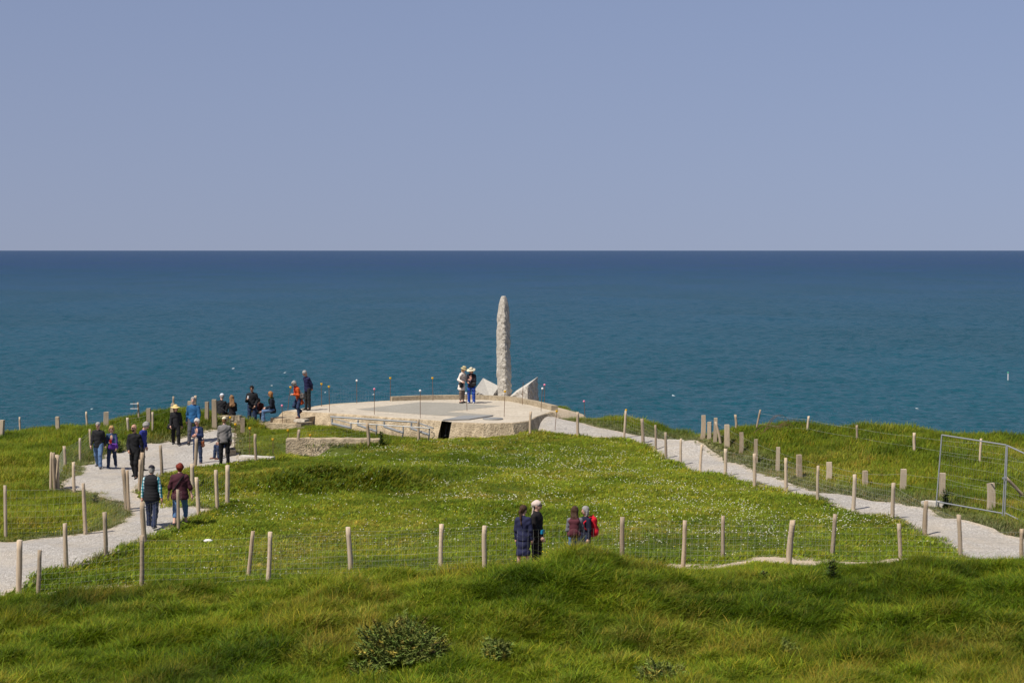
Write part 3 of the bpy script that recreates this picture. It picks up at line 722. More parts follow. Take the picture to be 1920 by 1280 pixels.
fence('lawn_fence', 'round post and wire mesh fence along the right gravel path side of the lawn',
  [(995,815,771,0),(1084,820,772),(1171,822,770),(1204,832,785),(1229,845,797),(1249,860,810),(1277,872,822,0),(1314,886,833),(1359,893,840),(1414,912,850,-1),(1472,923,858),(1533,939,873),(1600,957,889),(1675,975,905,-1),(1737,1006,938,-3),(1800,1046,963,-4)])
fence('lawn_fence', 'round post fence along the back of the lawn, below the bunker',
  [(262,923,861,0),(302,891,834,-1),(365,878,822,3),(480,866,813),(558,853,805,3),(690,838,794),(785,827,785),(879,817,769,-3)])
fence('lawn_fence', 'round post fence beside the walking couple, on the right of left path',
  [(37,1120,1011,-1),(122,1068,980),(197,1045,960),(271,1018,940,-2),(333,996,917,1),(370,970,894),(407,954,880,-2),(428,943,872,-3)])
fence('lawn_fence', 'two posts at the left tip of the lawn where the paths fork', [(266,920,848,0),(361,917,869,0)], net='')
fence('lawn_fence', 'wire mesh fence along near edge of the lawn, right behind the four women',
  [(466,1085,994,8),(655,1076,987,0),(827,1069,981,2),(1167,1049,968,2),(1354,1048,966,2),(1561,1044,963,3)])
fence('front_fence', 'nearest wire mesh fence, running in front of the women by the tall grass',
  [(70,1122,1030,4),(265,1107,1003,1),(503,1094,996,3),(909,1079,984),(1280,1066,974,3),(1482,1064,974,2),(1688,1064,980,-4),(1916,1062,991,1)])
fence('grass_fence', 'round post wire fence along near edge of the left grass corner',
  [(-130,1012,910),(12,1010,910,-2),(160,1003,905,-2),(242,960,881,-2)])
fence('grass_fence', 'wire mesh fence on the left grass corner facing the gravel path', [(108,918,852,0),(140,926,866,-1),(235,956,877,-2)])
fence('path_fence', 'weathered post fence up the left edge of the gravel path with clustered end posts',
  [(97,920,848,0),(103,921,848),(108,919,853),(121,879,836,-1),(151,868,821),(172,848,804,-2),(240,815,783,0),(286,813,772)], meshes=THIN, skip=(0, 1))
fence('cliff_fence', 'thin round post fence on the left cliff edge against the sea',
  [(-90,806,776),(38,802,771),(163,795,761),(260,787,754,-1),(325,776,743),(367,774,740)], meshes=THIN, net='', wires=(.45, .85))
fence('timber_fence', 'squat square timber post fence across the left grass bank',
  [(4,822,787,0),(108,810,781,0),(199,806,772,0),(279,795,765,0),(324,782,756,0),(357,782,752,0),(388,790,753,0)], meshes=SQ, net='', wires=(.55, .9))
fence('path_fence', 'two posts beside the couple sitting on stone wall', [(402,803,749,0),(455,812,783,0)], meshes=SQ, net='', wires=(.5, .9))
fence('timber_fence', 'square timber post and wire fence along the right grass bank by gravel path',
  [(1317,823,778,1),(1330,822,791,0),(1341,828,784,0),(1363,838,796,0),(1389,850,810,0),(1417,868,823,0),(1458,886,838,0),(1498,896,852,0),(1553,903,866,0),(1622,915,882,0),(1693,926,879,0),(1766,940,886,1),(1856,962,905,0),(1990,998,930,0)], meshes=SQT, net='', wires=(.42, .86))
fence('cliff_fence', 'thin weathered post fence with slack wire along the right cliff edge',
  [(1379,806,775,0),(1418,807,767,8),(1513,815,780,2),(1607,831,797,0),(1715,850,811,0),(1838,872,822,0),(1990,890,838)], meshes=THIN, net='', wires=(.35, .85))
# loose props
g = ground(1350, 832); o = bpy.data.objects.new('leaning_stake', THIN[2]); o.location = g; o.scale = (1, 1, .85); o.rotation_euler = (0, -.2, 0); link(o)
tag(o, 'pale split stake leaning against a square timber post on right bank', 'stake')
g = ground(1922, 934); o = bpy.data.objects.new('leaning_pole', THIN[1]); o.location = g; a = at(1886, 895, g.y - .2); d = a - g
o.scale = (1, 1, d.length); o.rotation_euler = Vector(d).to_track_quat('Z', 'Y').to_euler(); link(o); tag(o, 'brown wooden prop pole leaning behind the mesh barrier at the right edge', 'pole')
# insulator arms on the left post
ia = tag(empty('insulator_bracket', at(256, 762, ground(260, 787).y - .06)), 'two white insulator arms fixed to the dark clifftop post on the left', 'bracket')
for z in (.12, -.08): x = MB(); x.box((-.10, -.03, z), (.3, .035, .025), .05); x.build('white_arm', M_WHITE, ia)
x = MB(); x.tube([(-.1, -.03, -.07), (-.1, -.03, .22)], .018, 6); x.build('dark_bar', M_DARKSTEEL, ia)

# ------------------------------------------------------------------ capped rods round the bunker
def rod_item(top, base, cap, z=None, where='', label=None):
    g = at_z(base[0], base[1], z) if z is not None else ground(*base)
    h = (base[1] - top[1]) / FPX * g.y; dx = (top[0] - base[0]) / FPX * g.y
    r = tag(empty('marker_rod', g), label, 'rod', 'rusty rods with caps around the bunker')
    x = MB(); x.tube([(0, 0, -.15), (dx * .5, 0, h * .5), (dx, 0, h)], .012, 6); x.build('rod', M_RUST, r)
    if cap:
        x = MB(); 
        if cap == 'y': x.tube([(dx, 0, h - .06), (dx, 0, h - .02), (dx, 0, h + .03)], [.026, .05, .05], 10)
        else: x.ball((dx, 0, h), .05, 8, 6)
        x.build('cap', {'y': M_YELLOW, 'p': M_PINK, 'w': M_WHITE}[cap], r)
    return g
Z1 = ZR
RODS = [((545,725),(539,767),'y',Z1,'yellow capped rod tilting at the left end of bunker roof, left of orange coat'),
 ((603,719),(603,762),'y',Z1,'yellow capped rod at sea edge right of the man in navy'),
 ((617,724),(618,772),'y',Z1,'yellow capped rod on front roof edge near the man in navy'),
 ((579,754),(580,797),'y',-.05,'yellow capped rod standing in grass below the woman in orange'),
 ((732,708),(732,752),'y',Z1,'tall yellow capped rod at the left end of the roof curb'),
 ((811,708),(812,751),'y',Z1,'tall yellow capped rod at curb, left of the two women on the roof'),
 ((947,733),(945,781),'y',Z1,'yellow capped rod in front of the granite pillar'),
 ((1044,770),(1040,808),'y',None,'yellow capped rod in the gravel right of bunker'),
 ((540,806),(541,824),'y',None,'short yellow capped rod behind the left corner of retaining wall'),
 ((512,823),(512,856),'y',None,'yellow capped rod in tall grass left of the retaining wall'),
 ((582,826),(582,846),'y',None,'short yellow capped rod before the retaining wall face'),
 ((669,713),(669,756),'w',Z1,'white capped rod at the sea edge left of the curb'),
 ((702,729),(702,777),'p',Z1,'pink capped rod on front roof edge above the steel frame'),
 ((788,732),(788,784),'w',Z1,'white capped rod on the front roof edge, centre of bunker'),
 ((874,737),(876,770),'w',Z1,'white capped rod standing in front of the woman in blue trousers'),
 ((529,760),(530,803),'p',.2,'pink capped rod by the concrete ledges beside seated woman'),
 ((1021,721),(1021,760),'p',Z1,'pink capped rod behind right end of the curb, farther of two'),
 ((1017,728),(1014,771),'w',Z1,'white capped rod at right end of the curb, nearer of two'),
 ((981,716),(979,759),None,Z1,'bare rod without cap in front of the right stone tablet'),
 ((1095,752),(1097,779),'p',.42,'pink capped rod on the far right concrete apron'),
 ((1174,768),(1174,806),'y',None,'yellow capped rod in the grass at the right path post'),
 ((442,795),(439,852),'y',None,'tall yellow capped rod at the path edge right of man in grey'),
 ((469,802),(468,857),'y',None,'yellow capped rod in grass below the man in black jacket'),
 ((473,769),(473,803),'y',.1,'yellow capped rod in front of the man in black jacket and jeans'),
 ((432,782),(432,806),'y',None,'short yellow capped rod beside the rubble stone wall')]
RP = [rod_item(t, b, c, z, label=lab) for t, b, c, z, lab in RODS]
# light net strung between the rods along the front roof edge
nt = tag(empty('wire_net', RP[2]), 'fine sagging wire net strung between capped rods along the front roof edge', 'net')
x = MB(); seq = [RP[2], RP[12], RP[13], RP[14], RP[6]]; n0 = Vector(nt.location)
for a, b in zip(seq, seq[1:]):
    L = (b - a).length; K = int(L / .6)
    for h in np.arange(.08, 1.0, .15):
        for k in range(K): prism(x, a.lerp(b, k / K) + Vector((0, 0, h)) - n0, a.lerp(b, (k + 1) / K) + Vector((0, 0, h)) - n0, .0009)
    for k in range(int(L / .15)): p = a.lerp(b, k * .15 / L) - n0; prism(x, p + Vector((0, 0, .08)), p + Vector((0, 0, .98)), .0009)
x.build('wire_mesh', M_WIRE, nt)

# ------------------------------------------------------------------ mesh barrier panels (right)
def barrier(label, tl, bl_, br, tr, Y0, Y1, foot):
    A, B, C_, D = at(tl[0], tl[1], Y0), at(bl_[0], bl_[1], Y0), at(br[0], br[1], Y1), at(tr[0], tr[1], Y1)
    r = tag(empty('mesh_barrier', B), label, 'barrier'); o = B.copy()
    for nm, p, q, rd in (('upright_tube', A, B - (A - B).normalized() * .12, .021), ('upright_tube', D, C_ - (D - C_).normalized() * .1, .021), ('top_tube', A, D, .021), ('bottom_tube', B, C_, .021)):
        x = MB(); x.tube([p - o, q - o], rd, 8); x.build(nm, M_GALV, r)
    x = MB(); n_ = 26
    for k in range(1, n_): t = k / n_; prism(x, A.lerp(D, t) - o, B.lerp(C_, t) - o, .0011)
    for k in range(1, 7): t = k / 7; prism(x, A.lerp(B, t) - o, D.lerp(C_, t) - o, .0014)
    x.build('wire_mesh', M_WIRE, r)
    x = MB(); p = A.lerp(B, .49) if foot else D.lerp(C_, .49)
    if not foot: pass
    return r, B
b1, Bp = barrier('tall galvanised wire mesh barrier panel beside the right gravel path', (1766,815), (1756,940), (1880,962), (1887,834), 54.2, 51.6, True)
b2, _ = barrier('second mesh barrier panel running out of the right edge of photo', (1889,835), (1884,961), (1990,1012), (2000,886), 51.5, 49.2, False)
cl = MB(); p = at(1884, 896, 51.5); cl.box((0, 0, 0), (.13, .06, .045)); o = cl.build('coupling_clamp', M_GALV, b1); o.location = p - Vector(b1.location)
g = ground(1750, 950); fb = tag(empty('barrier_foot', g), 'grey concrete foot block under the left end of mesh barrier', 'block')
x = MB(); x.box((0, 0, .08), (.66, .24, .15), -.45, .008); x.box((0, 0, .165), (.5, .17, .03), -.45, .004); x.build('block', M_KERB, fb)

# litter, small white objects
for (px, py, lab) in ((390, 1017, 'crumpled white scrap of litter on the lawn behind the fence'),):
    g = ground(px, py); x = MB(); x.ball((0, 0, .05), (.13, .08, .05), 7, 5); o = x.build('litter_scrap', M_WHITE); o.location = g; tag(o, lab, 'litter')
# buoy far out
bp = at(1890, 714, 528); bp = at_z(1890, 714, SEA_Z)
by = tag(empty('sea_buoy', bp), 'thin pale green topped buoy standing in the sea at far right', 'buoy')
M_GREEN = plain('green_topmark', (.08, .4, .22), .5)
x = MB(); x.tube([(0, 0, -.5), (0, 0, 2.2)], .13, 8); x.build('spar', M_WHITE, by); x = MB(); x.ball((0, 0, 2.4), .25, 8, 6); x.build('topmark', M_GREEN, by)
# breaking wave crests
wc = MB()
def crest(px, py, Lp, hp):
    c = at_z(px, py, SEA_Z); s = c.y / FPX; n_ = 14; v = []; f = []
    for i in range(n_ + 1):
        t = i / n_; w_ = math.sin(math.pi * t) * (.5 + .8 * random.random()); xx = (t - .5) * Lp * s
        v += [(c.x + xx, c.y + random.uniform(-1, 1), SEA_Z + .02), (c.x + xx, c.y + .6, SEA_Z + .05 + hp * s * w_), (c.x + xx, c.y + 3 * w_ + 1, SEA_Z + .02)]
    for i in range(n_): f += [(i*3, i*3+3, i*3+4, i*3+1), (i*3+1, i*3+4, i*3+5, i*3+2)]
    wc.add(v, f)
for a in ((1620,803,30,2.2),(1745,806,16,2.4),(1720,766,9,1.2),(1263,742,9,.9),(608,737,10,.7),(533,699,6,1.2),(509,723,7,1),(700,740,8,.8),(170,767,7,1),(436,691,8,1),(1402,700,5,.8)): crest(a[0], a[1], a[2] * (.8 if a[2] > 14 else .5), a[3] * .15)
kind(wc.build('whitecaps', M_FOAM, None, True), 'stuff')

# ------------------------------------------------------------------ grass, flowers, weeds
def leaf_mat(name, rough=.55, transl=.35, col=None):
    m, n, l, b = nodes(name)
    a = n.new('ShaderNodeAttribute'); a.attribute_type = 'INSTANCER'; a.attribute_name = 'tint'
    s = n.new('ShaderNodeAttribute'); s.attribute_name = 'shade'
    c = mixc(n, l, 1.0, a.outputs['Color'], s.outputs['Color'], 'MULTIPLY') if col is None else mixc(n, l, 1.0, col, s.outputs['Color'], 'MULTIPLY')
    l.new(c, b.inputs['Base Color']); b.inputs['Roughness'].default_value = rough; b.inputs['Specular IOR Level'].default_value = .12
    t = n.new('ShaderNodeBsdfTranslucent'); l.new(mixc(n, l, 1.0, c, (1.2, 1.25, .5), 'MULTIPLY'), t.inputs['Color'])
    mx = n.new('ShaderNodeMixShader'); mx.inputs[0].default_value = transl
    l.new(b.outputs[0], mx.inputs[1]); l.new(t.outputs[0], mx.inputs[2]); l.new(mx.outputs[0], n['Material Output'].inputs[0])
    return m
M_BLADE = leaf_mat('grass_blade')
def clump(name, seed, nb, rad, L, w, bend, straw=.1, leafy=False):
    r = random.Random(seed); v = []; f = []; col = []
    for i in range(nb):
        a = r.uniform(0, 6.28); d = rad * math.sqrt(r.random()); bx, by = d * math.cos(a), d * math.sin(a)
        yaw = r.gauss(.5, 1.1); ln = L * r.uniform(.55, 1.25); be = bend * r.uniform(.4, 1.6); ww = w * r.uniform(.7, 1.3)
        dx, dy = math.cos(yaw), math.sin(yaw); px_, py_ = -dy, dx
        tw = r.uniform(-.9, .9); px_, py_ = px_ * math.cos(tw) - py_ * math.sin(tw), px_ * math.sin(tw) + py_ * math.cos(tw)
        base = len(v); isstraw = r.random() < straw
        g = r.uniform(.5, 1.65); cc = (g * r.uniform(.85, 1.2), g, g * r.uniform(.7, 1.2), 1) if not isstraw else (2.1 * g, 1.35 * g, 1.7 * g, 1)
        prof = ((0, .75), (.4, 1), (.75, .7), (1, .05)) if not leafy else ((0, .3), (.35, 1), (.7, .9), (1, .1))
        for t, wt in prof:
            q = be * ln * t * t; z = ln * t * (1 - .35 * min(be, 1.3) * t) - .02
            hw = ww * wt * .5
            v += [(bx + dx * q + px_ * hw, by + dy * q + py_ * hw, z), (bx + dx * q - px_ * hw, by + dy * q - py_ * hw, z)]
            col += [cc, cc]
        f += [(base + 2*k, base + 2*k + 1, base + 2*k + 3, base + 2*k + 2) for k in range(3)]
    me = bpy.data.meshes.new(name); me.from_pydata(v, [], f); me.update(); me.materials.append(M_BLADE)
    me.polygons.foreach_set('use_smooth', [True] * len(f))
    at_ = me.color_attributes.new('shade', 'FLOAT_COLOR', 'POINT'); at_.data.foreach_set('color', np.array(col, np.float32).ravel())
    return bpy.data.objects.new(name, me)
def flower(name, seed, mat, n_, r0, hh):
    r = random.Random(seed); mb = MB()
    for i in range(n_):
        x, y, h = r.uniform(-.3, .3), r.uniform(-.3, .3), hh * r.uniform(.7, 1.2); k = 6; tl = r.uniform(-.5, .3)
        v = [(x, y, h + .006)] + [(x + r0 * math.cos(6.283 * j / k), y + r0 * math.sin(6.283 * j / k), h + r0 * tl * math.sin(6.283 * j / k)) for j in range(k)]
        mb.add(v, [(0, 1 + j, 1 + (j + 1) % k) for j in range(k)])
    me = bpy.data.meshes.new(name); me.from_pydata(mb.v, [], mb.f); me.update(); me.materials.append(mat)
    return bpy.data.objects.new(name, me)
def scatter(name, variants, X, Y, scl, tint, vidx, lean=.12, dz=0.0):
    me = bpy.data.meshes.new(name); n = len(X)
    Z = terrain(X, Y) + dz
    me.vertices.add(n); me.vertices.foreach_set('co', np.stack([X, Y, Z], -1).astype(np.float32).ravel())
    rot = np.stack([rng.normal(0, lean, n), rng.normal(0, lean, n), rng.uniform(-.9, .9, n)], -1)
    for nm, ty, key, arr in (('rot', 'FLOAT_VECTOR', 'vector', rot), ('scl', 'FLOAT', 'value', scl), ('vid', 'INT', 'value', vidx), ('tint', 'FLOAT_COLOR', 'color', np.c_[tint, np.ones(n)])):
        a = me.attributes.new(nm, ty, 'POINT'); a.data.foreach_set(key, np.asarray(arr).astype(np.int32 if ty == 'INT' else np.float32).ravel())
    o = kind(link(bpy.data.objects.new(name, me)), 'stuff')
    c = bpy.data.collections.new(name + '_kinds')
    for k, q in enumerate(variants): q.name = '%s_kind_%02d' % (name, k); c.objects.link(q)
    ng = bpy.data.node_groups.new(name, 'GeometryNodeTree')
    ng.interface.new_socket('Geometry', in_out='INPUT', socket_type='NodeSocketGeometry'); ng.interface.new_socket('Geometry', in_out='OUTPUT', socket_type='NodeSocketGeometry')
    N = ng.nodes; L = ng.links
    gi = N.new('NodeGroupInput'); go = N.new('NodeGroupOutput'); ip = N.new('GeometryNodeInstanceOnPoints'); ci = N.new('GeometryNodeCollectionInfo')
    ci.inputs['Collection'].default_value = c; ci.inputs['Separate Children'].default_value = True; ci.inputs['Reset Children'].default_value = True
    ip.inputs['Pick Instance'].default_value = True
    def na(nm, dt): q = N.new('GeometryNodeInputNamedAttribute'); q.data_type = dt; q.inputs['Name'].default_value = nm; return next(s for s in q.outputs if s.enabled and s.name == 'Attribute')
    L.new(gi.outputs[0], ip.inputs['Points']); L.new(ci.outputs[0], ip.inputs['Instance'])
    L.new(na('vid', 'INT'), ip.inputs['Instance Index']); L.new(na('rot', 'FLOAT_VECTOR'), ip.inputs['Rotation']); L.new(na('scl', 'FLOAT'), ip.inputs['Scale'])
    L.new(ip.outputs[0], go.inputs[0])
    o.modifiers.new('scatter', 'NODES').node_group = ng
    return o
def pts_in(x0, x1, y0, y1, dens):
    n = int((x1 - x0) * (y1 - y0) * dens)
    return rng.uniform(x0, x1, n), rng.uniform(y0, y1, n)
def in_view(X, Y, pad=1.6): return np.abs(X) < Y * (960 / FPX) + pad
def offpath(X, Y, m=.0, ragged=.55):
    ok = np.ones(len(X), bool)
    for P in PATHS:
        d = poly_dist(P, X, Y); i = inside(P, X, Y); sd = np.where(i, -d, d)
        rg = ragged if P is not PATH_F else 3.2
        ok &= sd > m - rg * (.6 * vnoise(X, Y, 1.1, 9) + .4 * vnoise(X, Y, 3.5, 19) - .35)
    return ok & ~inside(ROOF_BIG, X, Y)
ROOF_BIG = np.array([[p[0], p[1]] for p in ring(RD, .30 * front + 2.3 * back, 0)])
edge_of = lambda X: np.interp(X, EDGE_X, EDGE_Y)
lerp3 = lambda t, a, b: np.array(a)[None] * (1 - t[:, None]) + np.array(b)[None] * t[:, None]
def tints(X, Y, dark, mid, light, yel, seed):
    a = np.clip((vnoise(X, Y, .21, seed + 9) * .35 + vnoise(X, Y, .6, seed) * .35 + vnoise(X, Y, 1.9, seed + 1) * .3 - .5) * 2.2 + .5, 0, 1)
    c = np.where((a < .5)[:, None], lerp3(np.clip(a * 2, 0, 1), dark, mid), lerp3(np.clip(a * 2 - 1, 0, 1), mid, light))
    y_ = sstep(.55, .85, vnoise(X, Y, .35, seed + 5) * .6 + vnoise(X, Y, 3.1, seed + 6) * .4)[:, None]
    c = c * (1 - .7 * y_) + np.array(yel) * .7 * y_
    return c * rng.uniform(.68, 1.35, (len(X), 1))
# 1 tall grass on the near bank
X, Y = pts_in(-13, 13, 26.5, 40.2, 400); m = in_view(X, Y) & offpath(X, Y, -.1); X, Y = X[m], Y[m]
tall = [clump('t', 100 + i, 15, .095, .195 + .055 * (i % 3), .0115, .5 + .25 * (i % 3), .11) for i in range(6)] + [clump('t', 120, 7, .1, .36, .0075, .6, .8), clump('t', 121, 10, .12, .17, .036, .5, 0, True)]
pk = vnoise(X, Y, .8, 31); vid = rng.integers(0, 6, len(X)); vid[(rng.random(len(X)) < .20) & (pk > .55)] = 6; vid[(rng.random(len(X)) < .22) & (vnoise(X, Y, 1.2, 77) > .62)] = 7
sc_ = rng.uniform(.6, 1.15, len(X)) * (.45 + 1.1 * (.6 * vnoise(X, Y, .9, 40) + .4 * vnoise(X, Y, 2.3, 44))); sc_ *= np.where(Y > 38.6, .62, 1)
scatter('tall_grass', tall, X, Y, sc_, tints(X, Y, (.034, .066, .003), (.077, .128, .005), (.140, .192, .011), (.180, .190, .027), 50), vid, .16)
# 2 mown lawn
X, Y = pts_in(-20, 14, 39.5, 78, 190); m = (inside(LAWN, X, Y) | inside(PATH_F, X, Y) | ((Y < 43.6) & (Y > 39.5))) & in_view(X, Y) & offpath(X, Y, -.1); X, Y = X[m], Y[m]
short = [clump('s', 200 + i, 12, .12, .085, .011, .6, .06) for i in range(5)] + [clump('s', 210, 10, .1, .10, .03, .7, 0, True), clump('s', 211, 10, .12, .12, .008, .6, .9)]
vid = rng.integers(0, 5, len(X)); vid[rng.random(len(X)) < .05] = 5; vid[(rng.random(len(X)) < .10) & (vnoise(X, Y, .6, 33) > .5)] = 6
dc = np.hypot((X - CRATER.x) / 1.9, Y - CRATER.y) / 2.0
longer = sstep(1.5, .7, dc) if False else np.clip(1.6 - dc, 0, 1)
bordery = np.clip(1 - poly_dist(LAWN, X, Y) / .45, 0, 1)
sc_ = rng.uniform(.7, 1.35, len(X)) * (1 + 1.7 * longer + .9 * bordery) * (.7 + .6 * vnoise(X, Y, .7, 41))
tn = tints(X, Y, (.066, .112, .007), (.110, .162, .010), (.158, .208, .016), (.215, .215, .034), 60)
hollow_shade = np.clip(longer * 1.3, 0, .85)[:, None]; tn = tn * (1 - hollow_shade) + np.array((.060, .092, .005)) * hollow_shade * rng.uniform(.6, 1.5, (len(X), 1))  # grass is taller in the crater; its dark tint paints in the hollow's shade
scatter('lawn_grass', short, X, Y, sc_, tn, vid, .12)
# 3 rough grass on both cliff banks and the left corner
X, Y = pts_in(-26, 24, 42, 92, 150)
m = in_view(X, Y, 1.0) & ~inside(LAWN, X, Y) & offpath(X, Y, -.05) & (Y > 44) & (Y < edge_of(X) + .5); X, Y = X[m], Y[m]
rough_ = [clump('r', 300 + i, 13, .13, .26, .014, .6, .08) for i in range(5)] + [clump('r', 310, 14, .14, .16, .035, .6, 0, True), clump('r', 311, 12, .14, .3, .012, .7, .8)]
vid = rng.integers(0, 5, len(X))
dp = np.minimum.reduce([poly_dist(P, X, Y) for P in PATHS[:2]])
sage = np.clip(1.25 - dp / 1.3, 0, 1) * (X > 3) + np.clip(1.0 - dp / .9, 0, 1) * (X <= 3)
vid[(rng.random(len(X)) < .10 + .55 * sage)] = 5; vid[(rng.random(len(X)) < .12) & (vnoise(X, Y, .7, 35) > .5)] = 6
nearb = (X > -10.5) & (X < 4) & (Y > 66)
sc_ = rng.uniform(.6, 1.2, len(X)) * (.7 + .6 * vnoise(X, Y, .8, 43)) * (1 - .45 * np.clip(sage, 0, 1)) * np.where(nearb, .6, 1) * np.where((X < -11) & (Y < 62), .8, 1)
tn = tints(X, Y, (.062, .100, .005), (.112, .152, .008), (.160, .195, .014), (.215, .205, .028), 70)
tn = tn * (1 - .75 * sage[:, None]) + np.array((.155, .165, .085)) * .75 * sage[:, None] * rng.uniform(.6, 1.3, (len(X), 1))
scatter('bank_grass', rough_, X, Y, sc_, tn, vid, .14)
# 4 daisies and buttercups
M_DAISY = plain('daisy_petals', (.78, .76, .66), .8, 0, .08); M_BUTTER = plain('buttercup_petals', (.75, .52, .01), .6, 0, .06)
X, Y = pts_in(-20, 14, 42, 77, 26)
def near(px, py, rx, ry):
    g = ground(px, py); return np.exp(-((X - g.x) / rx) ** 2 - ((Y - g.y) / ry) ** 2)
dens = .045 + 1.2 * near(1400, 985, 4, 2.2) + .9 * near(1590, 990, 2, 1.6) + .8 * near(1150, 930, 3.5, 4) + .6 * near(1000, 860, 5, 4) + .7 * near(520, 950, 3, 1.6) + .6 * near(1300, 1010, 3, 1.5) + .5 * near(1150, 880, 4, 3) + .3 * near(700, 850, 3, 2) + .5 * near(1330, 940, 3, 2.5) + .35 * near(950, 930, 5, 5) + .2 * near(650, 1000, 5, 4)
dens *= sstep(.25, .75, vnoise(X, Y, .9, 91) * .5 + vnoise(X, Y, 2.6, 92) * .5) * 1.5
m = inside(LAWN, X, Y) & in_view(X, Y) & (rng.random(len(X)) < dens * .28); X, Y = X[m], Y[m]
fl = [flower('d', 400 + i, M_DAISY, 2 + i, .0125, .13) for i in range(4)]
scatter('daisies', fl, X, Y, rng.uniform(.8, 1.25, len(X)), np.ones((len(X), 3)), rng.integers(0, 4, len(X)), .15)
X, Y = pts_in(-20, 14, 40, 77, 14)
g = Vector((1.2, 42.9, 0)); dens = .012 + 1.3 * np.exp(-((X - 1.05) / .75) ** 2 - ((Y - 43.2) / .8) ** 2) + .5 * near(450, 970, .7, .6) + .3 * near(1140, 880, 1.2, 1) + .3 * near(1630, 950, .8, .6) + .7 * np.exp(-((X + 11.9) / .8) ** 2 - ((Y - 50.3) / .6) ** 2)
m = in_view(X, Y) & offpath(X, Y) & (rng.random(len(X)) < dens); X, Y = X[m], Y[m]
fl = [flower('b', 420 + i, M_BUTTER, 1 + i, .015, .15) for i in range(4)]
scatter('buttercups', fl, X, Y, rng.uniform(.8, 1.2, len(X)), np.ones((len(X), 3)), rng.integers(0, 4, len(X)), .15)

# gorse bushes and dock weeds
def spiky_mat(name, col):
    m, n, l, b = nodes(name); s = n.new('ShaderNodeAttribute'); s.attribute_name = 'shade'
    l.new(mixc(n, l, 1.0, col, s.outputs['Color'], 'MULTIPLY'), b.inputs['Base Color']); b.inputs['Roughness'].default_value = .7; b.inputs['Specular IOR Level'].default_value = .2
    return m
M_GORSE = spiky_mat('gorse_foliage', (.115, .150, .028)); M_WEED = spiky_mat('weed_leaf', (.05, .085, .015)); M_TWIG = plain('twig', (.16, .11, .07), .9)
def gorse(px, py, rx, rz, n_tw, label, seed):
    r = random.Random(seed); g = ground(px, py); root = tag(empty('gorse_bush', g), label, 'bush', 'gorse in the near grass')
    v = []; f = []; col = []; stem = MB()
    for i in range(n_tw):
        a = r.uniform(0, 6.28); el = math.acos(r.random()) ; d = r.uniform(.55, 1.0) * (.8 + .35 * math.sin(3 * a + seed) * math.sin(2 * el))
        c = Vector((rx * d * math.sin(el) * math.cos(a), rx * d * math.sin(el) * math.sin(a), rz * d * math.cos(el) + .05))
        out = (c + Vector((0, 0, rz * .4))).normalized()
        if i % 6 == 0: stem.tube([(c.x * .1, c.y * .1, -.1), c * .55, c], [.012, .008, .004], 4, False)
        brown = r.random() < .10; g_ = r.uniform(.55, 1.7)
        cc = (2.3 * g_, 1.4 * g_, 1.3 * g_, 1) if brown else (g_ * r.uniform(.85, 1.2), g_, g_, 1)
        for k in range(20):
            t = r.random(); b = c + out * (t - .4) * .16; dr = (out * .7 + Vector((r.gauss(0, 1), r.gauss(0, 1), r.gauss(0, 1))) * .6).normalized() * r.uniform(.05, .10)
            s = dr.orthogonal().normalized() * .009; n0 = len(v); v += [b - s, b + s, b + dr]; f.append((n0, n0 + 1, n0 + 2)); col += [cc] * 3
    o = mesh_obj('foliage', v, f, M_GORSE, root, False)
    a_ = o.data.color_attributes.new('shade', 'FLOAT_COLOR', 'POINT'); a_.data.foreach_set('color', np.array(col, np.float32).ravel())
    stem.build('stems', M_TWIG, root)
gorse(752, 1236, .84, .64, 760, 'wide spiky grey green gorse bush in the foreground grass', 3)
gorse(690, 1275, .35, .22, 130, 'small low gorse sprig at left of the big gorse bush', 5)
gorse(935, 1242, .25, .28, 110, 'small gorse sprig right of the big gorse bush', 6)
gorse(1240, 1282, .42, .28, 150, 'gorse sprig cut by the bottom edge of photo', 7)
gorse(1480, 1240, .16, .26, 70, 'tiny gorse sprig in right foreground grass', 8)
def weed(px, py, h, n_, label, seed):
    r = random.Random(seed); g = ground(px, py); root = tag(empty('leafy_weed', g), label, 'weed', 'leafy weeds'); v = []; f = []; col = []; st_ = MB()
    for i in range(n_):
        t = r.random(); a = r.uniform(0, 6.28); sx = r.uniform(-.06, .06); b = Vector((sx, r.uniform(-.06, .06), h * t * .9)); L = r.uniform(.10, .2) * (1.1 - .6 * t)
        d = Vector((math.cos(a), math.sin(a), r.uniform(.2, .9))).normalized() * L; s = Vector((-math.sin(a), math.cos(a), 0)) * L * .22
        n0 = len(v); v += [b, b + d * .5 + s, b + d, b + d * .5 - s]; f.append((n0, n0+1, n0+2, n0+3)); k = r.uniform(.6, 1.6); col += [(k, k, k, 1)] * 4
    for i in range(3): st_.tube([(r.uniform(-.04, .04), 0, -.05), (r.uniform(-.06, .06), 0, h)], [.01, .005], 4, False)
    o = mesh_obj('leaves', v, f, M_WEED, root, False); a_ = o.data.color_attributes.new('shade', 'FLOAT_COLOR', 'POINT'); a_.data.foreach_set('color', np.array(col, np.float32).ravel())
    st_.build('stems', M_TWIG, root)
weed(1560, 1098, .55, 150, 'tall dark leafy weed by the front fence on the right', 1)
weed(1432, 1095, .28, 90, 'dark leafy weed at edge of the bare path, left of tall weed', 2)
weed(1370, 1090, .2, 60, 'low leafy weed at the left end of the bare path patch', 3)
weed(715, 836, .62, 170, 'bushy green weed growing below the steel frame', 4)
weed(1772, 952, .6, 170, 'leafy plant growing through the left end of mesh barrier', 5)
weed(1620, 906, .4, 100, 'leafy plant around a square timber post on right bank', 6)
weed(224, 850, .5, 120, 'leafy plant behind the blonde woman at the path edge', 7)
weed(178, 945, .3, 60, 'weedy tuft behind the grass corner fence post', 8)

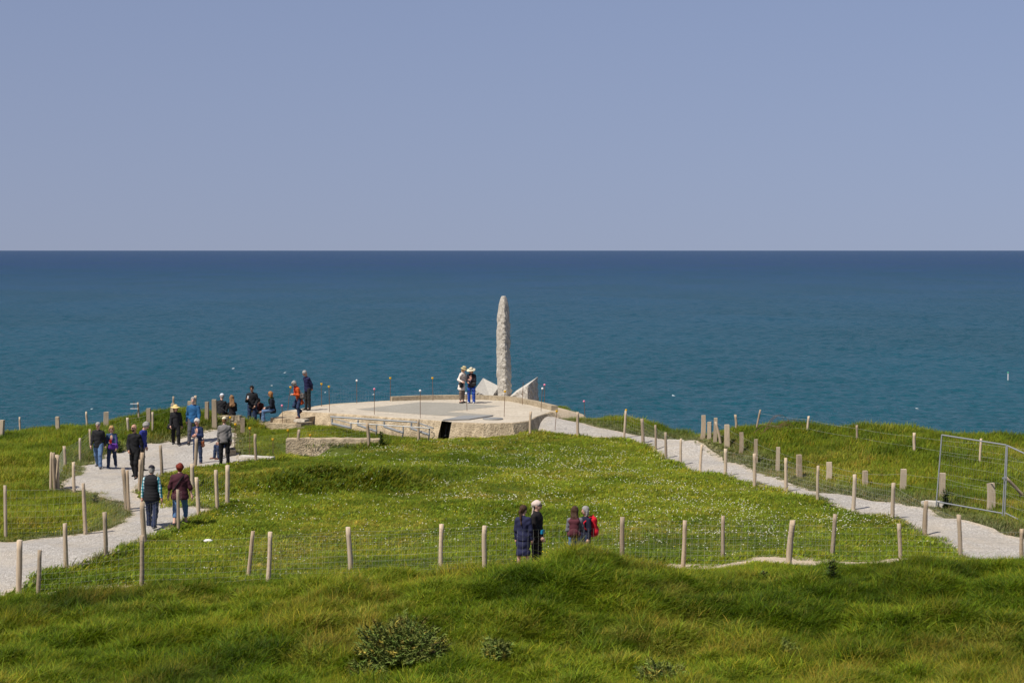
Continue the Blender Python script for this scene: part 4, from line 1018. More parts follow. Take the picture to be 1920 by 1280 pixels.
# bramble stems arching over the right cliff edge
br = tag(empty('bramble_stems', ground(1450, 812)), 'bare arching bramble stems on the right cliff edge beside leaning post', 'bramble'); b0 = Vector(br.location); x = MB(); rr = random.Random(4)
for k in range(9):
    s = b0 + Vector((rr.uniform(-.9, .9), rr.uniform(-.2, .2), 0)); e = s + Vector((rr.uniform(.4, 1.3), rr.uniform(-.2, .2), 0)); hh = rr.uniform(.25, .75)
    x.tube([s.lerp(e, t / 6) + Vector((0, 0, hh * math.sin(math.pi * t / 6 * .85))) - b0 for t in range(7)], [.012, .011, .01, .009, .008, .006, .004], 5)
x.build('stems', M_RUST, br)
# ------------------------------------------------------------------ people: smooth-union surfaces meshed with surface nets
class SDF:
    def __init__(s, vox=.016, k=.03): s.p = []; s.vox = vox; s.k = k; s.sub = []
    def cap(s, a, b, ra, rb=None): s.p.append(('c', np.array(a, float), np.array(b, float), ra, ra if rb is None else rb)); return s
    def ell(s, c, r, R=None): s.p.append(('e', np.array(c, float), np.array(r, float), np.eye(3) if R is None else np.array(R), 0)); return s
    def cut(s, c, r, R=None): s.sub.append((np.array(c, float), np.array(r, float), np.eye(3) if R is None else np.array(R))); return s
    def mesh(s, planes=(), fold=0.0, quilt=0.0, seed=0):
        lo = np.full(3, 1e9); hi = -lo
        bb = []
        for p in s.p:
            if p[0] == 'c': a = np.minimum(p[1] - p[3], p[2] - p[4]); b = np.maximum(p[1] + p[3], p[2] + p[4])
            else: m = p[2].max(); a = p[1] - m; b = p[1] + m
            bb.append((a, b)); lo = np.minimum(lo, a); hi = np.maximum(hi, b)
        V = s.vox; lo = lo - 2.5 * V - s.k * .3; n = np.ceil((hi - lo + 2.5 * V + s.k * .3) / V).astype(int) + 1
        ax = [lo[i] + V * np.arange(n[i]) for i in range(3)]
        D = np.full(n, .5)
        for p, (a, b) in zip(s.p, bb):
            pad = s.k + 2 * V
            i0 = np.maximum(((a - pad - lo) / V).astype(int), 0); i1 = np.minimum(((b + pad - lo) / V).astype(int) + 2, n)
            sl = tuple(slice(x, y) for x, y in zip(i0, i1))
            X = ax[0][sl[0]][:, None, None]; Y = ax[1][sl[1]][None, :, None]; Z = ax[2][sl[2]][None, None, :]
            if p[0] == 'c':
                A, B = p[1], p[2]; ba = B - A; L = max((ba ** 2).sum(), 1e-9)
                t = np.clip(((X - A[0]) * ba[0] + (Y - A[1]) * ba[1] + (Z - A[2]) * ba[2]) / L, 0, 1)
                d = np.sqrt((X - A[0] - t * ba[0]) ** 2 + (Y - A[1] - t * ba[1]) ** 2 + (Z - A[2] - t * ba[2]) ** 2) - (p[3] + (p[4] - p[3]) * t)
            else:
                R = p[3]; q = [(X - p[1][0]) * R[0, j] + (Y - p[1][1]) * R[1, j] + (Z - p[1][2]) * R[2, j] for j in range(3)]
                k0 = np.sqrt(sum((q[j] / p[2][j]) ** 2 for j in range(3))); k1 = np.sqrt(sum((q[j] / p[2][j] ** 2) ** 2 for j in range(3)))
                d = k0 * (k0 - 1) / np.maximum(k1, 1e-6); d = np.where(k0 < .05, -p[2].min(), d)
            Ds = D[sl]; h = np.clip(.5 + .5 * (Ds - d) / s.k, 0, 1)
            D[sl] = Ds * (1 - h) + d * h - s.k * h * (1 - h)
        X = ax[0][:, None, None]; Y = ax[1][None, :, None]; Z = ax[2][None, None, :]
        if fold: D = D + fold * np.sin(23 * X + 5 * np.sin(9 * Z + seed) + seed) * np.sin(12 * Z + 19 * Y + 11 * X + 2 * seed) 
        if quilt: D = D - quilt * np.abs(np.sin(Z * math.pi / .085)) ** .5
        for c, nn in planes: D = np.maximum(D, (X - c[0]) * nn[0] + (Y - c[1]) * nn[1] + (Z - c[2]) * nn[2])
        for c, r, R in s.sub:
            q = [(X - c[0]) * R[0, j] + (Y - c[1]) * R[1, j] + (Z - c[2]) * R[2, j] for j in range(3)]
            k0 = np.sqrt(sum((q[j] / r[j]) ** 2 for j in range(3))); D = np.maximum(D, -(k0 - 1) * r.min())
        return nets(D, lo, V)
def nets(D, lo, V):
    nx, ny, nz = D.shape; ins = D < 0
    acc = np.zeros((nx-1, ny-1, nz-1, 3)); cnt = np.zeros((nx-1, ny-1, nz-1))
    cor = [(i, j, k) for i in (0, 1) for j in (0, 1) for k in (0, 1)]
    g = lambda A, c: A[c[0]:nx-1+c[0], c[1]:ny-1+c[1], c[2]:nz-1+c[2]]
    for a in cor:
        for axs in range(3):
            if a[axs] == 1: continue
            b = list(a); b[axs] = 1; b = tuple(b)
            da, db = g(D, a), g(D, b); m = g(ins, a) != g(ins, b)
            t = np.where(m, da / np.where(np.abs(da - db) < 1e-12, 1, da - db), 0)
            for q in range(3): acc[..., q] += np.where(m, a[q] + (t if q == axs else 0), 0)
            cnt += m
    act = cnt > 0; idm = np.full(act.shape, -1); idm[act] = np.arange(act.sum())
    ii = np.stack(np.nonzero(act), -1); v = lo + V * (ii + acc[act] / cnt[act][:, None])
    F = []
    for axs in range(3):
        o1, o2 = [q for q in range(3) if q != axs]
        sa = [slice(1, -1)] * 3; sa[axs] = slice(0, -1); sb = [slice(1, -1)] * 3; sb[axs] = slice(1, None)
        A = ins[tuple(sa)]; B = ins[tuple(sb)]; e = np.stack(np.nonzero(A != B), -1)
        if len(e) == 0: continue
        fl = A[tuple(e.T)]; base = e.copy(); base[:, o1] += 1; base[:, o2] += 1
        def cell(d1, d2): c = base.copy(); c[:, o1] -= d1; c[:, o2] -= d2; return idm[tuple(c.T)]
        q = np.stack([cell(1, 1), cell(0, 1), cell(0, 0), cell(1, 0)], -1)
        flip = fl if axs != 1 else ~fl
        q[~flip] = q[~flip][:, ::-1]; F.append(q)
    F = np.vstack(F); F = F[(F >= 0).all(1)]
    return v, F
def sdf_obj(name, s, mat, parent, extra=None, **kw):
    v, f = s.mesh(**kw); v = v.tolist(); f = f.tolist()
    if extra: n = len(v); v += [tuple(p) for p in extra.v]; f += [tuple(i + n for i in q) for q in extra.f]
    return mesh_obj(name, v, f, mat, parent)

SKIN = [cloth('skin_fair', (.55, .33, .25), .6, .06, .05), cloth('skin_tan', (.46, .26, .18), .6, .06, .05), cloth('skin_ruddy', (.52, .27, .20), .6, .06, .05)]
C_ = {}
def F_(name, *rgb): C_[name] = cloth(name, rgb); return C_[name]
F_('black_fleece', .012, .012, .014); F_('black_nylon', .016, .016, .018); F_('black_trousers', .010, .010, .011); F_('blue_jeans', .10, .17, .30); F_('dark_jeans', .025, .04, .085)
F_('denim_jacket', .035, .065, .13); F_('bright_blue_jacket', .025, .035, .20); F_('petrol_sweater', .022, .10, .23); F_('grey_trousers', .075, .075, .085); F_('navy_blazer', .017, .028, .075)
F_('grey_sweater', .17, .16, .155); F_('pink_shirt', .55, .20, .22); F_('orange_coat', .46, .075, .018); F_('navy_sweater', .016, .016, .055); F_('charcoal_trousers', .022, .022, .022)
F_('beige_cardigan', .68, .60, .53); F_('brown_trousers', .17, .125, .095); F_('cobalt_trousers', .008, .05, .30); F_('dark_cardigan', .018, .014, .02); F_('pale_blue_blouse', .33, .38, .62)
F_('maroon_top', .060, .018, .026); F_('denim_capri', .075, .15, .29); F_('plaid_navy_trousers', .022, .030, .065); F_('navy_dress', .020, .022, .058); F_('black_top', .014, .012, .013)
F_('grey_marl', .15, .145, .165); F_('navy_jacket', .012, .014, .030); F_('dark_coat', .012, .015, .024); F_('green_scarf', .006, .035, .012); F_('red_scarf', .30, .012, .012); F_('maroon_mix', .06, .02, .02)
C_['plaid'] = plaid()
F_('shoe_grey', .10, .10, .11); F_('shoe_black', .012, .012, .012); F_('shoe_brown', .15, .05, .03); F_('shoe_white', .5, .5, .5)
for k_, c_ in (('hair_grey', (.30, .285, .265)), ('hair_white', (.52, .49, .45)), ('hair_blonde', (.36, .22, .09)), ('hair_lightbrown', (.22, .12, .055)), ('hair_brown', (.055, .028, .015)), ('hair_dark', (.014, .011, .010)), ('hair_red', (.16, .022, .010)), ('hair_ginger', (.33, .15, .05))): C_[k_] = cloth(k_, c_, .6, .35, .8, 30)
C_['straw'] = cloth('straw_hat', (.62, .48, .20), .8); C_['white_cap'] = cloth('white_cap_cloth', (.62, .64, .70)); C_['cream_cap'] = cloth('cream_cap_cloth', (.58, .53, .38)); C_['dark_cap'] = cloth('dark_cap_cloth', (.022, .02, .028)); C_['scarf'] = cloth('pale_headscarf', (.56, .46, .40), .85, .15); C_['floral_hat'] = cloth('floral_hat_cloth', (.42, .36, .20), .8, .5, .3, 14)
M_LENS = plain('sunglass_lens', (.01, .01, .012), .2); M_EYE = plain('eye_dark', (.03, .02, .015), .3); M_LIP = plain('lips', (.35, .12, .10), .6)
M_BAGBLK = plain('black_leather', (.014, .013, .013), .5); M_BAGBRN = plain('brown_leather', (.20, .06, .02), .5); M_BAGGRY = plain('grey_leather', (.10, .085, .075), .55, 0, .3); M_PURPLE = cloth('purple_nylon', (.10, .03, .24)); M_REDBAG = cloth('red_nylon', (.50, .012, .025)); M_WINE = cloth('wine_nylon', (.085, .022, .03)); M_SKYBLUE = cloth('blue_nylon', (.008, .17, .32))

def rotx(a): c, s = math.cos(a), math.sin(a); return np.array([[1, 0, 0], [0, c, -s], [0, s, c]])
def rotz(a): c, s = math.cos(a), math.sin(a); return np.array([[c, -s, 0], [s, c, 0], [0, 0, 1]])
def unit(v): v = np.array(v, float); return v / np.linalg.norm(v)
STAND = dict(legs={1: ((.06, .02, 1), (.02, -.03, 1)), -1: ((.06, .02, 1), (.02, -.03, 1))}, arms={1: ((.16, .02, 1), (.06, .2, 1)), -1: ((.16, .02, 1), (.06, .2, 1))})
WALK = dict(legs={1: ((.05, .42, 1), (.04, .06, 1)), -1: ((.05, -.16, 1), (.02, -.62, 1))}, arms={1: ((.2, -.32, 1), (.12, .05, 1)), -1: ((.18, .24, 1), (.0, .62, 1))})
WALK2 = dict(legs={-1: WALK['legs'][1], 1: WALK['legs'][-1]}, arms={-1: WALK['arms'][1], 1: WALK['arms'][-1]})
SIT = dict(legs={1: ((.15, 1, .12), (.0, -.05, 1)), -1: ((.15, 1, .12), (.0, .12, 1))}, arms={1: ((.15, .25, 1), (-.25, 1, .35)), -1: ((.15, .25, 1), (-.25, 1, .35))})
NP = [0]
def person(label, loc, H, heading, pose=STAND, lean=0, tilt=0, yaw=0, b=1.0, top='black_nylon', bottom='black_trousers', shoes='shoe_black', hair='short', hairc='hair_grey', hat=None, hatc=None,
           glasses=False, skin=0, hem=.10, sleeve='long', blen=1.0, quilt=0, inner=None, skirt=None, arms=None, legs=None, zoff=0, scarf=None, beard=None, vest=None, flare=0.0, loose=0.0):
    NP[0] += 1; sd = NP[0]; h = H / 1.75
    root = tag(empty('person', loc, math.radians(heading)), label, 'person', 'visitors on the headland')
    A = dict(pose['arms']); Lg = dict(pose['legs'])
    if arms: A.update(arms)
    if legs: Lg.update(legs)
    la = math.radians(lean); R = rotx(la)
    hipc = np.array([0, 0, .93 * h])
    J = lambda x, y, z: hipc + R @ (np.array([x, y, z]) * h)      # torso points relative to the hip centre
    # legs
    feet = {}; knees = {}; hips = {}
    for s in (1, -1):
        hp = hipc + np.array([s * .088 * h * min(b, 1.1), 0, 0]); th = unit((s * Lg[s][0][0], -Lg[s][0][1], -Lg[s][0][2])); sh = unit((s * Lg[s][1][0], -Lg[s][1][1], -Lg[s][1][2]))
        kn = hp + th * .425 * h; an = kn + sh * .425 * h; hips[s], knees[s], feet[s] = hp, kn, an
    low = min(feet[1][2], feet[-1][2]) - .075 * h - zoff
    dz = np.array([0, 0, -low]); hipc = hipc + dz
    for s in (1, -1): hips[s] = hips[s] + dz; knees[s] = knees[s] + dz; feet[s] = feet[s] + dz
    fdir = {}
    for s in (1, -1):
        lift = feet[s][2] - .075 * h - 0.0
        back_ = min(feet[1][1], feet[-1][1])
        pt = .9 if feet[s][2] > .12 * h + .0 and pose is not SIT else 0
        fdir[s] = unit((s * .18, -1, -pt))
    # head frame
    nb = J(0, .0, .53); hc = J(0, -.015, .60) + (R @ rotx(math.radians(tilt * .6))) @ np.array([0, -.02, .105]) * h
    Rh = R @ rotz(math.radians(yaw)) @ rotx(math.radians(tilt)); HP = lambda x, y, z: hc + Rh @ (np.array([x, y, z]) * h)
    # arms
    el = {}; wr = {}; shd = {}; fdirs = {}
    for s in (1, -1):
        sp_ = J(s * .158 * b ** .6, 0, .452); u = R @ unit((s * A[s][0][0], -A[s][0][1], -A[s][0][2])) if pose is not None else 0
        fo = unit((s * A[s][1][0], -A[s][1][1], -A[s][1][2])); shd[s] = sp_; el[s] = sp_ + u * .285 * h; wr[s] = el[s] + fo * .245 * h; fdirs[s] = fo
    sk = SKIN[skin]
    # ---- body
    B = SDF(.0155 * h, .035 * h)
    B.ell(J(0, 0, .02), np.array([.155, .11, .12]) * h * b, R).ell(J(0, 0, .18), np.array([.135, .095, .15]) * h * b, R).ell(J(0, 0, .36), np.array([.155, .105, .16]) * h * b, R)
    B.cap(J(-.10, 0, .455), J(.10, 0, .455), .055 * h); B.cap(J(0, .005, .48), HP(0, .02, -.06), .055 * h, .05 * h)
    B.ell(HP(0, .005, .02), np.array([.073, .09, .098]) * h, Rh).ell(HP(0, -.022, -.05), np.array([.052, .058, .062]) * h, Rh)
    B.cap(HP(0, -.085, .005), HP(0, -.103, -.022), .011 * h, .016 * h)
    for s in (1, -1):
        B.ell(HP(s * .074, .012, -.005), np.array([.012, .02, .032]) * h, Rh)
        B.cap(shd[s], el[s], .048 * h * b ** .5, .038 * h).cap(el[s], wr[s], .038 * h, .025 * h)
        B.cap(hips[s], knees[s], .082 * h * b ** .7, .056 * h).cap(knees[s], feet[s], .055 * h, .036 * h)
        B.cap(feet[s], feet[s] + fdir[s] * .12 * h + np.array([0, 0, -.04 * h]), .035 * h, .028 * h)
        B.cap(wr[s], wr[s] + fdirs[s] * .05 * h, .026 * h, .03 * h); lat = unit(np.cross(fdirs[s], (s * 1.0, .15, .1))); B.cap(wr[s] + fdirs[s] * .04 * h - lat * .018 * h, wr[s] + fdirs[s] * .04 * h + lat * .018 * h, .022 * h)
        B.cap(wr[s] + fdirs[s] * .075 * h - lat * .022 * h, wr[s] + fdirs[s] * .075 * h + lat * .022 * h, .017 * h)
    X = MB()
    for s in (1, -1):
        fo = fdirs[s]; lat = unit(np.cross(fo, (s * 1.0, .15, .1)));
        if lat[1] > 0: lat = -lat                      # thumb side faces forward
        pn = unit(np.cross(lat, fo)); pn = pn if pn[0] * s < 0 else -pn
        for q, ln in ((-1.5, .058), (-.5, .074), (.5, .08), (1.5, .07)):
            p0 = wr[s] + (fo * .078 + lat * q * .0195) * h; p1 = p0 + (fo * ln * .5 + pn * .014) * h; p2 = p1 + (fo * ln * .38 + pn * .030) * h
            X.tube([p0, p1, p2], [.0092 * h, .0086 * h, .0070 * h], 6)
        p0 = wr[s] + (fo * .03 + lat * .026) * h; p1 = p0 + (fo * .030 + lat * .022 + pn * .008) * h; p2 = p1 + (fo * .028 + lat * .004 + pn * .012) * h
        X.tube([p0, p1, p2], [.012 * h, .0105 * h, .008 * h], 6)
    sdf_obj('body', B, sk, root, X)
    # ---- face
    for s in (1, -1):
        if not glasses:
            x = MB(); x.ball(HP(s * .030, -.083, .012), .011 * h, 6, 5); x.build('eye', M_EYE, root, True)
    if glasses:
        x = MB()
        for s in (1, -1): x.ball(HP(s * .033, -.090, .012), (.028 * h, .012 * h, .020 * h), 8, 6); x.tube([HP(s * .055, -.082, .016), HP(s * .078, .01, .016)], .005 * h, 5)
        x.tube([HP(-.03, -.097, .016), HP(.03, -.097, .016)], .005 * h, 5); x.build('sunglasses', M_LENS, root, True)
    x = MB(); x.tube([HP(-.022, -.078, -.062), HP(0, -.086, -.060), HP(.022, -.078, -.062)], .0065 * h, 5); x.build('mouth', M_LIP, root, True)
    if beard:
        S = SDF(.014 * h, .02 * h); S.ell(HP(0, -.035, -.066), np.array([.056, .058, .045]) * h, Rh); S.cut(HP(0, -.09, -.045), np.array([.025, .03, .014]) * h, Rh); sdf_obj('beard', S, C_[beard], root)
    # ---- trousers / skirt
    lo_ = .02 * h + loose
    if bottom:
        T = SDF(.018 * h, .035 * h); T.ell(J(0, 0, .0) + 0 * dz, np.array([.163, .12, .13]) * h * b, R)
        for s in (1, -1):
            e = knees[s] + (feet[s] - knees[s]) * (.97 if blen >= 1 else max(0, (blen - .5) * 2))
            if blen <= .5: e = hips[s] + (knees[s] - hips[s]) * (blen * 2)
            T.cap(hips[s], knees[s] if blen > .5 else e, .088 * h * b ** .8 + lo_ * .5, .062 * h + lo_ * .6)
            if blen > .5: T.cap(knees[s], e, .060 * h + lo_ * .6, .048 * h + lo_ * .7)
        if skirt is not None:
            for t in (0, .5, 1):
                zz = hipc[2] - skirt * h * t; T.ell((0, (knees[1][1] + knees[-1][1]) / 2 * t, zz), np.array([.175 + flare * t, .13 + flare * t, .16]) * h * b)
        pl_ = [((0, 0, hipc[2] - (skirt + .08) * h), (0, 0, -1))] if skirt is not None else []
        sdf_obj('trousers' if skirt is None else 'skirt', T, C_[bottom], root, fold=.008 * h, seed=sd, planes=pl_)
    # ---- shoes
    for s in (1, -1):
        S = SDF(.014 * h, .02 * h); heel = feet[s] + np.array([0, .035, -.04]) * h; toe = feet[s] + fdir[s] * .165 * h + np.array([0, 0, -.042]) * h
        S.cap(heel, toe, .036 * h, .030 * h).cap(feet[s] + np.array([0, 0, -.01]) * h, feet[s] + fdir[s] * .08 * h + np.array([0, 0, -.03]) * h, .042 * h, .034 * h)
        sdf_obj('shoe', S, C_[shoes], root, planes=[(feet[s] + np.array([0, 0, -.073 * h]), (0, 0, -1))] if fdir[s][2] > -.1 else ())
    # ---- top
    def torso(S, inf, hm, sl):
        S.ell(J(0, 0, .36), np.array([.162, .112, .17]) * h * b + inf, R).ell(J(0, -.005 - .02 * (b - 1), .18), np.array([.145, .108, .17]) * h * b + inf, R).ell(J(0, 0, .03), np.array([.160, .122, .15]) * h * b + inf, R)
        S.cap(J(-.10, 0, .452), J(.10, 0, .452), .058 * h + inf); S.cap(J(0, .005, .47), J(0, .0, .532), .075 * h, .056 * h)
        if pose is not SIT: S.ell(J(0, 0, -hm * .8), np.array([.158, .122, .13]) * h * b + inf, R)
        if hm > .12:
            for t in (.5, 1.0): S.ell(J(0, 0, -(hm - .05) * t) if pose is not SIT else J(0, 0, -.05), np.array([.162 + flare * t, .125 + flare * t, .12]) * h * b + inf, R)
        for s in (1, -1):
            if sl == 'none': continue
            S.cap(shd[s], el[s], .058 * h * b ** .5 + inf, .047 * h + inf)
            if sl == 'long': S.cap(el[s], wr[s] - fdirs[s] * .01 * h, .047 * h + inf, .036 * h + inf * .8)
            elif sl == 'half': S.cap(el[s], el[s] + fdirs[s] * .06 * h, .05 * h + inf, .048 * h + inf)
        c = J(0, 0, -hm); n_ = R @ np.array([0, 0, -1.0])
        return [(c, n_)]
    if vest:
        S = SDF(.017 * h, .035 * h); pl_ = torso(S, .004 * h, .06, 'long'); sdf_obj('shirt', S, C_[top], root, planes=pl_, fold=.005 * h, seed=sd)
        S = SDF(.017 * h, .03 * h); pl_ = torso(S, .022 * h, hem, 'none'); 
        for s in (1, -1): S.cut(shd[s] + np.array([s * .065 * h, 0, -.06 * h]), np.array([.06, .12, .11]) * h)
        sdf_obj('quilted_vest', S, C_[vest], root, planes=pl_, quilt=.012 * h, seed=sd)
    else:
        S = SDF(.017 * h, .035 * h); pl_ = torso(S, (.010 + .3 * loose) * h, hem, sleeve)
        if inner: S.cut(J(0, -.17, .40), np.array([.078, .10, .27]) * h, R)
        sdf_obj('top' if not quilt else 'quilted_jacket', S, C_[top], root, planes=pl_, fold=.008 * h, quilt=quilt, seed=sd)
        if inner:
            S = SDF(.018 * h, .03 * h); torso(S, -.012 * h, .02, 'none'); sdf_obj('inner_top', S, C_[inner], root, planes=pl_)
    if scarf:
        S = SDF(.016 * h, .03 * h)
        for k in range(9): t = 2 * math.pi * k / 9; S.ell(J(.068 * math.cos(t), .075 * math.sin(t), .535 + .012 * math.sin(3 * t)), np.array([.036, .036, .034]) * h)
        S.cap(J(.03, -.12, .50), J(.05, -.14, .32), .03 * h, .022 * h); sdf_obj('neck_scarf', S, C_[scarf], root, fold=.006 * h, seed=sd)
    # ---- hair
    if hair != 'bald':
        S = SDF(.0135 * h, .02 * h); S.ell(HP(0, .016, .036), np.array([.083, .099, .097] if hat else [.090, .106, .102]) * h, Rh)
        vol = {'short': 0, 'curly': .026, 'bob': .020, 'long': .012, 'pony': 0}[hair] * (.3 if hat else 1)
        if vol: S.ell(HP(0, .016, .032), np.array([.083 + vol, .095 + vol, .092 + vol]) * h, Rh)
        S.ell(HP(0, .055, -.03), np.array([.068, .05, .07]) * h, Rh)
        if hair == 'bob':
            for s in (1, -1): S.cap(HP(s * .078, .015, .0), HP(s * .085, .01, -.11), .035 * h, .03 * h)
            S.cap(HP(0, .06, 0), HP(0, .065, -.11), .055 * h, .05 * h)
        if hair == 'long':
            for s in (1, 0, -1): S.cap(HP(s * .05, .06, 0), J(s * .075, .125, .36), .045 * h, .045 * h)
            for s in (1, -1): S.cap(HP(s * .075, .02, .0), J(s * .10, .07, .40), .026 * h, .026 * h)
        if hair == 'pony':
            S.cap(HP(0, .10, .0), HP(0, .135, -.04), .026 * h, .034 * h); S.cap(HP(0, .135, -.04), J(0, .15, .33), .036 * h, .016 * h)
        S.cut(HP(0, -.125, -.03), np.array([.078, .105, .105]) * h, Rh)
        sdf_obj('hair', S, C_[hairc], root, fold=.010 * h if hair in ('curly', 'bob', 'long') else .005 * h, seed=sd)
        if hair == 'pony':
            x = MB(); x.ball(HP(0, .108, -.012), .022 * h, 8, 6); x.build('hair_tie', M_WHITE, root, True)
    # ---- headwear
    def lathe(prof, n_=20, sx=1.0, sy=1.12, wav=0.0):
        v = []; f = []
        for i, (r, z) in enumerate(prof):
            for k in range(n_):
                t = 2 * math.pi * k / n_; v.append(HP(r * sx * math.cos(t), .01 + r * sy * math.sin(t), z + wav * (r > .11) * math.sin(3 * t + sd)))
        for i in range(len(prof) - 1):
            for k in range(n_): f.append((i*n_ + k, i*n_ + (k+1) % n_, (i+1)*n_ + (k+1) % n_, (i+1)*n_ + k))
        return v, f
    if hat == 'brim':
        v, f = lathe([(.0, .150), (.05, .147), (.08, .125), (.094, .075), (.098, .062), (.16, .046), (.215, .022), (.215, .016), (.15, .040), (.09, .05)], wav=.016); mesh_obj('hat', v, f, C_[hatc], root)
        v, f = lathe([(.0985, .066), (.0975, .088), (.0955, .090)]); mesh_obj('hat_band', v, f, C_['dark_cap'] if hatc != 'straw' else C_['straw'], root)
    if hat == 'bucket':
        v, f = lathe([(.0, .150), (.06, .145), (.085, .12), (.097, .06), (.13, .03), (.145, .005), (.143, .0), (.10, .045)], wav=.008); mesh_obj('hat', v, f, C_[hatc], root)
        v, f = lathe([(.0985, .06), (.0965, .082), (.094, .085)]); mesh_obj('hat_band', v, f, C_['dark_cap'], root)
    if hat == 'cap':
        S = SDF(.013 * h, .02 * h); S.ell(HP(0, .012, .045), np.array([.088, .104, .092]) * h, Rh); c = HP(0, .0, .04); n_ = Rh @ unit((0, .12, -1))
        sdf_obj('cap', S, C_[hatc], root, planes=[(c, n_)])
        S = SDF(.011 * h, .012 * h); S.ell(HP(0, -.125, .045), np.array([.07, .075, .011]) * h, Rh @ rotx(.18)); sdf_obj('cap_peak', S, C_[hatc], root)
    if hat == 'scarf':
        S = SDF(.0135 * h, .025 * h); S.ell(HP(0, .02, .04), np.array([.092, .112, .098]) * h, Rh).ell(HP(0, .105, .03), np.array([.06, .06, .062]) * h, Rh); S.cut(HP(0, -.13, -.04), np.array([.082, .11, .105]) * h, Rh)
        S.cap(HP(-.01, .10, -.02), J(.03, .12, .42), .026 * h, .03 * h); S.cap(J(.03, .12, .42), J(.05, .10, .30), .03 * h, .012 * h); sdf_obj('headscarf', S, C_[hatc], root, fold=.004 * h, seed=sd)
    Mw = Matrix.Translation(Vector(loc)) @ Matrix.Rotation(math.radians(heading), 4, 'Z')
    return dict(root=root, W=lambda p: Mw @ Vector(p), J=J, wr=wr, h=h, hipc=hipc, shd=shd, heading=heading, fd=fdirs, HP=HP)

def gp(px, fy, hy, z=None):
    g = ground(px, fy) if z is None else at_z(px, fy, z)
    return g, (fy - hy) / FPX * g.y * 1.0
def held(name, label, cat, mb_mat_parts, P, pos):
    r = tag(empty(name, P['W'](pos), math.radians(P['heading'])), label, cat)
    for nm, mb, mat in mb_mat_parts: mb.build(nm, mat, r, len(mb.v) > 40)
    return r
def bag_parts(w, d, h, mat, strap_top=None, strap_b=None):
    S = SDF(.02, .03); S.ell((0, 0, -h * .1), (w * .52, d * .6, h * .5)); S.cap((-w * .36, 0, -h * .3), (w * .36, 0, -h * .3), d * .45); S.cap((-w * .32, 0, h * .2), (w * .32, 0, h * .2), d * .35)
    v, f = S.mesh(); m = MB(); m.v = [tuple(p) for p in v]; m.f = [tuple(q) for q in f.tolist()]; out = [('bag_body', m, mat)]
    fl = MB(); fl.box((0, -d * .5, h * .12), (w * .7, d * .16, h * .3)); out.append(('flap', fl, mat))
    if strap_top is not None:
        s = MB(); t = Vector(strap_top); s.tube([(-w * .36, 0, h * .25), t * .5 + Vector((-w * .2, 0, 0)), t + Vector((-.01, 0, .0))], .011, 6); s.tube([(w * .36, 0, h * .25), t * .5 + Vector((w * .2, 0, 0)), t + Vector((.01, 0, .0))], .011, 6); out.append(('strap', s, mat))
    return out
def give_bag(P, label, name, pos, mat, w=.28, d=.12, h=.2, shoulder=1, cat='bag'):
    sh = P['shd'][shoulder] + np.array([0, 0, .075 * P['h']]); st_ = sh - np.array(pos)
    return held(name, label, cat, bag_parts(w, d, h, mat, st_), P, pos)
def backpack(P, label, mat, sc=1.0):
    h = P['h']; c = P['J'](0, .20, .28); S = SDF(.02, .03); S.ell((0, 0, -.03), (.15 * sc, .10 * sc, .24 * sc)); S.cap((-.09, .02, -.15), (.09, .02, -.15), .09 * sc); S.cap((-.07, 0, .12), (.07, 0, .12), .08 * sc)
    v, f = S.mesh(); m = MB(); m.v = [tuple(p) for p in v]; m.f = [tuple(q) for q in f.tolist()]
    S = SDF(.02, .03); S.ell((0, .10 * sc, -.11), (.11, .05, .10)); v, f = S.mesh(); q_ = MB(); q_.v = [tuple(p) for p in v]; q_.f = [tuple(q) for q in f.tolist()]
    st_ = MB(); hd = MB(); hd.tube([(-.03, .02, .2), (0, .03, .235), (.03, .02, .2)], .008, 5)
    for s in (1, -1):
        a = P['shd'][s] * np.array([.62, 1, 1]) + np.array([0, .05, .068 * h]) - c
        st_.tube([(s * .08, -.03, .17), a, P['J'](s * .115, -.145, .38) - c, P['J'](s * .125, -.142, .24) - c, (s * .12, -.05, -.16)], .017, 6)
    return held('backpack', label, 'backpack', [('main_pack', m, mat), ('front_pocket', q_, mat), ('straps', st_, mat), ('grab_loop', hd, mat)], P, c)

# --- left path
g, H = gp(185, 877, 789); p = person('grey haired man in black jacket, light blue jeans and sunglasses walking on left path', g, H, -6, WALK, b=1.08, top='black_nylon', bottom='blue_jeans', shoes='shoe_grey', glasses=True, hairc='hair_grey', tilt=6, hem=.12, loose=.01)
g, H = gp(210, 879, 796); p = person('blonde woman in denim jacket with purple bag walking beside the man in black', g, H, 4, WALK2, b=.95, top='denim_jacket', bottom='dark_jeans', shoes='shoe_white', glasses=True, hair='bob', hairc='hair_blonde', inner='beige_cardigan', hem=.06, arms={-1: ((.15, .1, 1), (-.6, .9, -.05))}, tilt=8)
held('shoulder_bag', 'small purple bag carried by the blonde woman in denim', 'bag', bag_parts(.34, .14, .2, M_PURPLE, p['shd'][1] + np.array([0, -.02, .07]) - p['J'](.08, -.19, .05)), p, p['J'](.08, -.19, .05))
x = MB(); x.box((0, 0, 0), (.09, .03, .12)); x.box((0, -.02, .03), (.07, .015, .04)); held('red_wallet', 'small red wallet held by the blonde woman in denim', 'wallet', [('wallet', x, C_['red_scarf'])], p, p['wr'][-1] + p['fd'][-1] * .1 + np.array([0, -.02, .05]))
g, H = gp(253, 897, 792); p = person('bald bearded man all in black with sunglasses striding down the left path', g, min(H, 1.86), -12, WALK, top='black_fleece', bottom='black_trousers', hair='bald', glasses=True, skin=1, beard='hair_dark', arms={1: ((.25, -.15, 1), (.05, .1, 1)), -1: ((.12, .22, 1), (-.42, .75, .8))}, hem=.08, yaw=-25)
